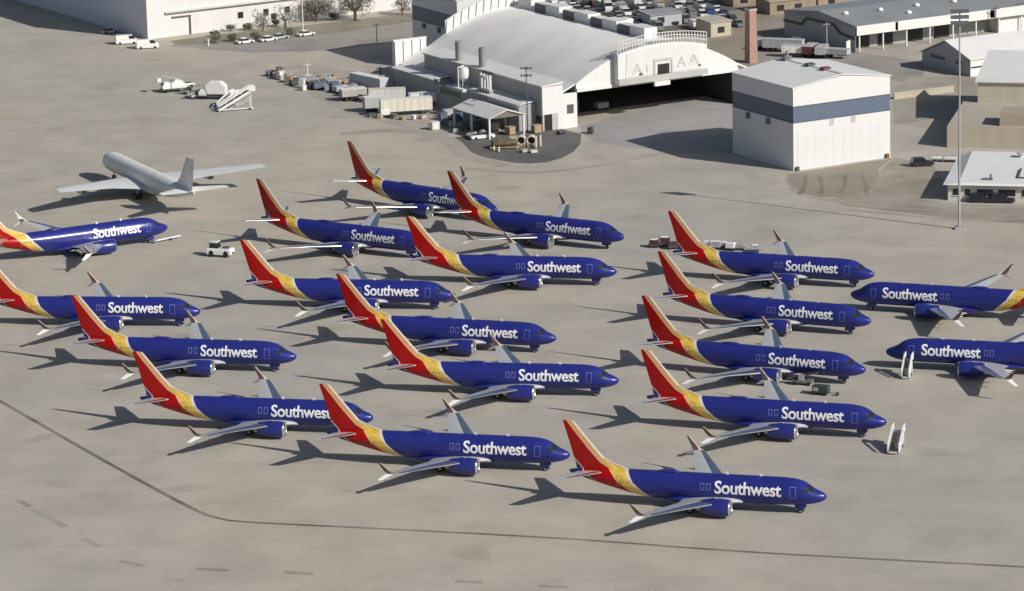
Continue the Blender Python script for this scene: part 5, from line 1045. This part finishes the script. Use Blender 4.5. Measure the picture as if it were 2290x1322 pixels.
row = [(618, 176, 0, 'crate', 1.4, 1.2, 1.3), (627, 178, 1, 'crate', 1.2, 1.0, 1.9), (648, 184, 4, 'crate', 2.4, 1.6, 1.4), (660, 190, 3, 'cart', 2.6, 1.5, 1.3), (676, 196, 1, 'crate', 1.3, 1.2, 2.0), (679, 203, 1, 'crate', 1.1, 1.1, 1.3), (699, 199, 3, 'cart', 3.0, 1.6, 1.9), (715, 200, 5, 'cart', 3.6, 1.8, 1.9),
       (733, 204, 1, 'crate', 1.2, 1.0, 1.6), (746, 203, 5, 'cart', 3.0, 1.7, 2.1), (762, 207, 2, 'cart', 3.8, 1.9, 1.7), (772, 215, 3, 'crate', 1.8, 1.4, 1.6), (786, 211, 2, 'cart', 3.6, 1.9, 2.0), (800, 199, 4, 'crate', 2.6, 1.8, 1.8)]
for i, (px, py, mi, kd, a, b, c) in enumerate(row):
    nm, m_ = JM[mi]; lab = '%s %s, %s from left in the stored equipment row left of the trailers' % (nm, 'covered cart' if kd == 'cart' else 'crate', ORD[i])
    if kd == 'cart': cart(px, py, 20 + (i * 37) % 50, m_, lab, 'stored equipment row', a, b, c, name='covered_cart')
    else: crate(px, py, 10 + (i * 29) % 60, a, b, c, m_, lab, 'stored equipment row')
row2 = [(735, 190, 0, 1.6, 1.3, 1.5), (748, 188, 4, 1.2, 1.0, 2.2), (765, 192, 4, 3.4, 2.2, 1.6), (782, 190, 0, 2.6, 1.8, 1.5), (812, 188, 3, 2.8, 1.6, 1.2), (832, 196, 1, 2.8, 1.9, 1.3)]
for i, (px, py, mi, a, b, c) in enumerate(row2):
    nm, m_ = JM[mi]; crate(px, py, 15 + (i * 31) % 50, a, b, c, m_, '%s crate, %s from left in the back line of the stored equipment' % (nm, ORD[i]), 'back line of stored equipment')

row3 = [(705, 186, 2, 1.6, 1.2, 1.0), (722, 192, 3, 1.2, 1.2, 1.4), (757, 199, 1, 1.0, 1.0, 1.8), (770, 200, 3, 2.2, 1.6, 1.2), (795, 205, 2, 2.0, 1.5, 1.9), (806, 192, 0, 1.6, 1.4, 1.0), (822, 205, 5, 2.4, 1.6, 1.5), (815, 196, 2, 2.2, 1.5, 1.4)]
for i, (px, py, mi, a, b, c) in enumerate(row3):
    nm, m_ = JM[mi]; crate(px, py, 5 + (i * 47) % 70, a, b, c, m_, 'small %s crate, %s from left in the middle line of the stored equipment' % (nm, ORD[i]), 'middle line of stored equipment')
row4 = [(832, 262, 3, 1.4, 1.0, .8), (850, 265, 0, 1.1, .9, .9), (880, 265, 3, 1.6, 1.0, 1.0), (900, 268, 4, 1.4, 1.1, .7), (925, 268, 1, .9, .9, 1.0), (946, 266, 0, 1.5, 1.0, .8), (990, 268, 5, 1.8, 1.4, 1.6), (1012, 285, 2, 1.5, 1.3, 1.4), (1033, 293, 3, 1.3, 1.3, 1.0), (1020, 298, 1, 1.0, .9, .9)]
for i, (px, py, mi, a, b, c) in enumerate(row4):
    nm, m_ = JM[mi]; crate(px, py, 15 + (i * 53) % 60, a, b, c, m_, 'small %s box, %s from left along the front of the long cream trailer' % (nm, ORD[i]) if i < 6 else 'small %s box, %s from left between the cream trailer and the canopy' % (nm, ORD[i - 6]), 'small boxes in front of the trailers')
# loose jumble: drums, racks and small boxes strewn through the equipment yard
def drum(loc, m_, label, rz):
    t = thing('drum', label, 'drum', loc, rz, 'loose jumble in the equipment yard'); q = MB(); q.lathe([(0, .42), (.06, .45), (.5, .43), (.55, .46), (.6, .43), (1.1, .45), (1.15, .42)], (0, 0, 0), 'z', 12); q.build('shell', m_, t)
    q = MB(); q.lathe([(0, .40), (.03, .40)], (0, 0, 1.152), 'z', 12); q.build('lid', STEEL, t)
def rack(loc, m_, label, rz, w_, h_):
    t = thing('rack', label, 'rack', loc, rz, 'loose jumble in the equipment yard')
    for sx_ in (-1, 1):
        for sy in (-1, 1): q = MB(); q.box(sx_ * w_ / 2 - .07, sx_ * w_ / 2 + .07, sy * .5 - .07, sy * .5 + .07, 0, h_); q.build('post', m_, t)
    for k in (.25, .62, .98): q = MB(); q.box(-w_ / 2 - .1, w_ / 2 + .1, -.6, .6, h_ * k, h_ * k + .08); q.build('shelf', m_, t)
    q = MB(); q.box(-w_ * .4, w_ * .3, -.45, .45, h_ * .25 + .082, h_ * .58); q.build('load', MIX, t)
rj = random.Random(9)
for i in range(46):
    f = rj.random(); px = 606 + 215 * f + rj.uniform(-5, 5); py = 170 + 52 * f - rj.random() ** 1.3 * (8 + 30 * f) + 3
    nm, m_ = JM[rj.choice([0, 1, 2, 3, 3, 4, 4, 2])]; k = rj.random(); rz_ = rj.uniform(0, 90)
    if k < .3: drum(at3(px, py), m_, '%s drum standing loose in the jumbled equipment yard' % nm, rz_)
    elif k < .55: rack(at3(px, py), m_, '%s loaded rack in the jumbled equipment yard' % nm, rz_, rj.uniform(1.2, 2.2), rj.uniform(1.2, 2.4))
    else: crate(0, 0, rz_, rj.uniform(.7, 1.8), rj.uniform(.7, 1.3), rj.uniform(.6, 1.5), m_, 'loose small %s box in the jumbled equipment yard' % nm, 'loose jumble in the equipment yard', loc=at3(px, py))
# around the canopy
items = [(1005, 262, 2, 'grey cart between the trailers and the canopy', 'cart'), (1022, 272, 5, 'slate cart at the left eave of the canopy', 'cart'), (985, 278, 2, 'low grey cart left of the canopy on the worn pavement', 'cart'), (972, 290, 1, 'white-topped crate left of the canopy on the worn pavement', 'crate'), (1003, 283, 3, 'dark crate on the worn pavement left of the canopy posts', 'crate'),
         (1043, 286, 5, 'slate crate in the shade of the canopy, leftmost', 'crate'), (1062, 290, 3, 'dark covered cart in the shade of the canopy', 'cart'), (1078, 284, 2, 'grey crate deep under the canopy roof', 'crate'), (1106, 292, 0, 'tan crate under the right half of the canopy', 'crate'), (1141, 301, 4, 'brown crate by the right canopy post', 'crate'),
         (1055, 306, 2, 'low pale flat cart in front of the canopy', 'cart'), (1200, 297, 4, 'brown crate before the dark doorway of the stub wall', 'crate')]
for i, (px, py, mi, lab, kd) in enumerate(items):
    if kd == 'cart': cart(px, py, 25 + (i * 41) % 60, JM[mi][1], lab, None, 3.0, 1.7, 1.0 if 'low' in lab else 1.9, name='covered_cart')
    else: crate(px, py, 20 + (i * 23) % 60, 1.9, 1.5, 1.7, JM[mi][1], lab)
car(1078, 310, 20, 'white', 'pickup', 'small white pickup in front of the canopy')
# covered engine and two engine stands on the asphalt half-circle
ce = thing('covered_load', 'brown tarpaulin-covered load on a low frame on the asphalt half-circle', 'load', at3(1129, 331), 6)
q = MB(); prof = [(-2.9, .4), (-2.6, .9), (-1.5, 1.2), (.2, 1.3), (1.6, 1.05), (2.5, .95), (2.8, .35)]
q.lathe([(a, b) for a, b in prof], (0, 0, 1.35), 'x', 14); q.v = [(p_[0], p_[1] * 1.25 + .12 * math.sin(p_[0] * 3), max(.46, 1.2 + (p_[2] - 1.35) * .72 + .14 * math.sin(p_[0] * 2.3 + p_[1] * 3))) for p_ in q.v]; q.build('tarpaulin', TARP, ce)
q = MB(); q.box(-3.3, 3.3, -1.3, 1.3, .25, .45); q.build('frame', WOOD, ce)
for sx_ in (-2.6, 2.6):
    for sy in (-1, 1): q = MB(); q.box(sx_ - .12, sx_ + .12, sy * 1.2 - .12, sy * 1.2 + .12, 0, .25); q.build('foot', WHITE, ce)
def engine_stand(px, py, rz, label):
    t = thing('engine_stand', label, 'engine stand', at3(px, py), rz, 'engine cowls on stands'); q = MB()
    q.lathe([(0, .98), (.08, 1.05), (1.7, 1.0), (1.7, .8), (.1, .8)], (-.85, 0, 1.5), 'x', 20, cap=False); q.build('cowl_ring', mat('cowl_cream', (0.62, 0.57, 0.47), 0.5, var=0.08), t, smooth=True, auto=40)
    q = MB(); q.lathe([(.5, .8), (.52, .02)], (-.85, 0, 1.5), 'x', 20, cap=False); q.build('inlet_face', DARK, t)
    q = MB(); q.box(-.9, .9, -.9, .9, .1, .35); q.build('base', WOOD, t)
    for sx_ in (-.7, .7):
        for sy in (-1, 1): q = MB(); q.bar((sx_, sy * .8, .0), (sx_, sy * .75, 1.4), .14); q.build('post', mat('cowl_cream', (0.62, 0.57, 0.47)), t)
    return t
engine_stand(1166, 328, -95, 'cream engine cowl with a dark inlet, left of the pair on the asphalt half-circle')
engine_stand(1189, 328, -95, 'cream engine cowl with a dark inlet, right of the pair on the asphalt half-circle')
for i, (px, py) in enumerate(((1199, 331), (1209, 328), (1105, 338), (1116, 340))):
    t = thing('stand_post', 'cream upright stand, %s on the asphalt half-circle' % ('left of the two beside the engine cowls', 'right of the two beside the engine cowls', 'left of the short pair before the covered load', 'right of the short pair before the covered load')[i], 'stand', at3(px, py), 20)
    hh = 2.6 if i < 2 else 1.1; q = MB(); q.box(-.16, .16, -.16, .16, .1, hh); q.build('post', mat('cowl_cream', (0.62, 0.57, 0.47)), t); q = MB(); q.box(-.6, .6, -.5, .5, 0, .1); q.build('base', DKSTEEL, t)
crate(1150, 318, 12, 2.2, 1.4, 1.2, TAN, 'tan crate behind the brown covered load on the asphalt half-circle')
crate(1172, 341, 30, 1.3, 1.0, .6, TAN, 'low tan box in front of the engine cowls on the asphalt half-circle')
crate(1194, 342, 15, 1.5, 1.0, .5, WHITE, 'low pale box right of the low tan box on the asphalt half-circle')
cart(1255, 300, 40, DKSTEEL, 'dark low cart at the right corner of the white stub wall', L_=1.8, W_c=1.1, H_=.9)
cart(1321, 299, 70, mat('paint_olive', (0.07, 0.085, 0.06), 0.6), 'small olive cart alone on the concrete right of the stub wall', L_=1.6, W_c=1.1, H_=1.5)
cart(1345, 246, 30, GREYWALL, 'grey cart at the left edge of the dark hangar doorway', L_=3.0, W_c=1.8, H_=1.8)
# yard of parked trailers behind the white block
for i, (px, py, rz, L_, m_, H_, lab) in enumerate([(1722, 112, -28, 7, PC['silver'], 2.6, 'silver trailer leftmost'), (1752, 116, -20, 10, GREYWALL, 3.2, 'grey trailer second from left'), (1782, 127, -15, 7, PC['white'], 3.0, 'white-sided trailer in the middle'), (1812, 126, 70, 6, PC['maroon'], 2.9, 'dull maroon trailer'), (1838, 128, 75, 6, PC['silver'], 2.8, 'silver trailer right of the maroon one'), (1866, 130, -28, 7.5, GREYWALL, 2.4, 'low grey trailer rightmost')]):
    trailer(px, py, rz, L_, m_, '%s in the yard behind the white block' % lab, H_, mat('trailer_roof_grey', (0.45, 0.45, 0.45), 0.6))
car(1790, 100, -20, 'grey', 'suv', 'dark grey car in the shade of the warehouse end wall')
t = thing('road_sign', 'white signboard on a post at the near corner of the warehouse', 'sign', at3(1897, 124), 60)
q = MB(); q.box(-1.1, 1.1, -.05, .05, 1.6, 3.6); q.build('board', WHITE, t); q = MB(); q.box(-.1, .1, .052, .2, 0, 3.4); q.build('post', STEEL, t)
t = thing('bollard', 'white marker post by the roadside left of the first dark shrub', 'bollard', at3(466, 103), 0); q = MB(); q.tube((0, 0, 0), (0, 0, 1.6), .22, 10); q.build('post', WHITE, t); q = MB(); q.tube((0, 0, 1.6), (0, 0, 1.75), .26, 10); q.build('cap', WHITE, t)
# low wall and kerb past the block
t = thing('low_wall', 'low tan wall with a pale top between the white block and the gabled shed', 'wall', at3(1999, 222), 26); q = MB(); q.box(0, 16, -.2, .2, 0, 1.3); q.build('wall', TAN, t); q = MB(); q.box(-.1, 16.1, -.3, .3, 1.3, 1.45); q.build('coping', mat('coping_pale', (0.56, 0.53, 0.47)), t)
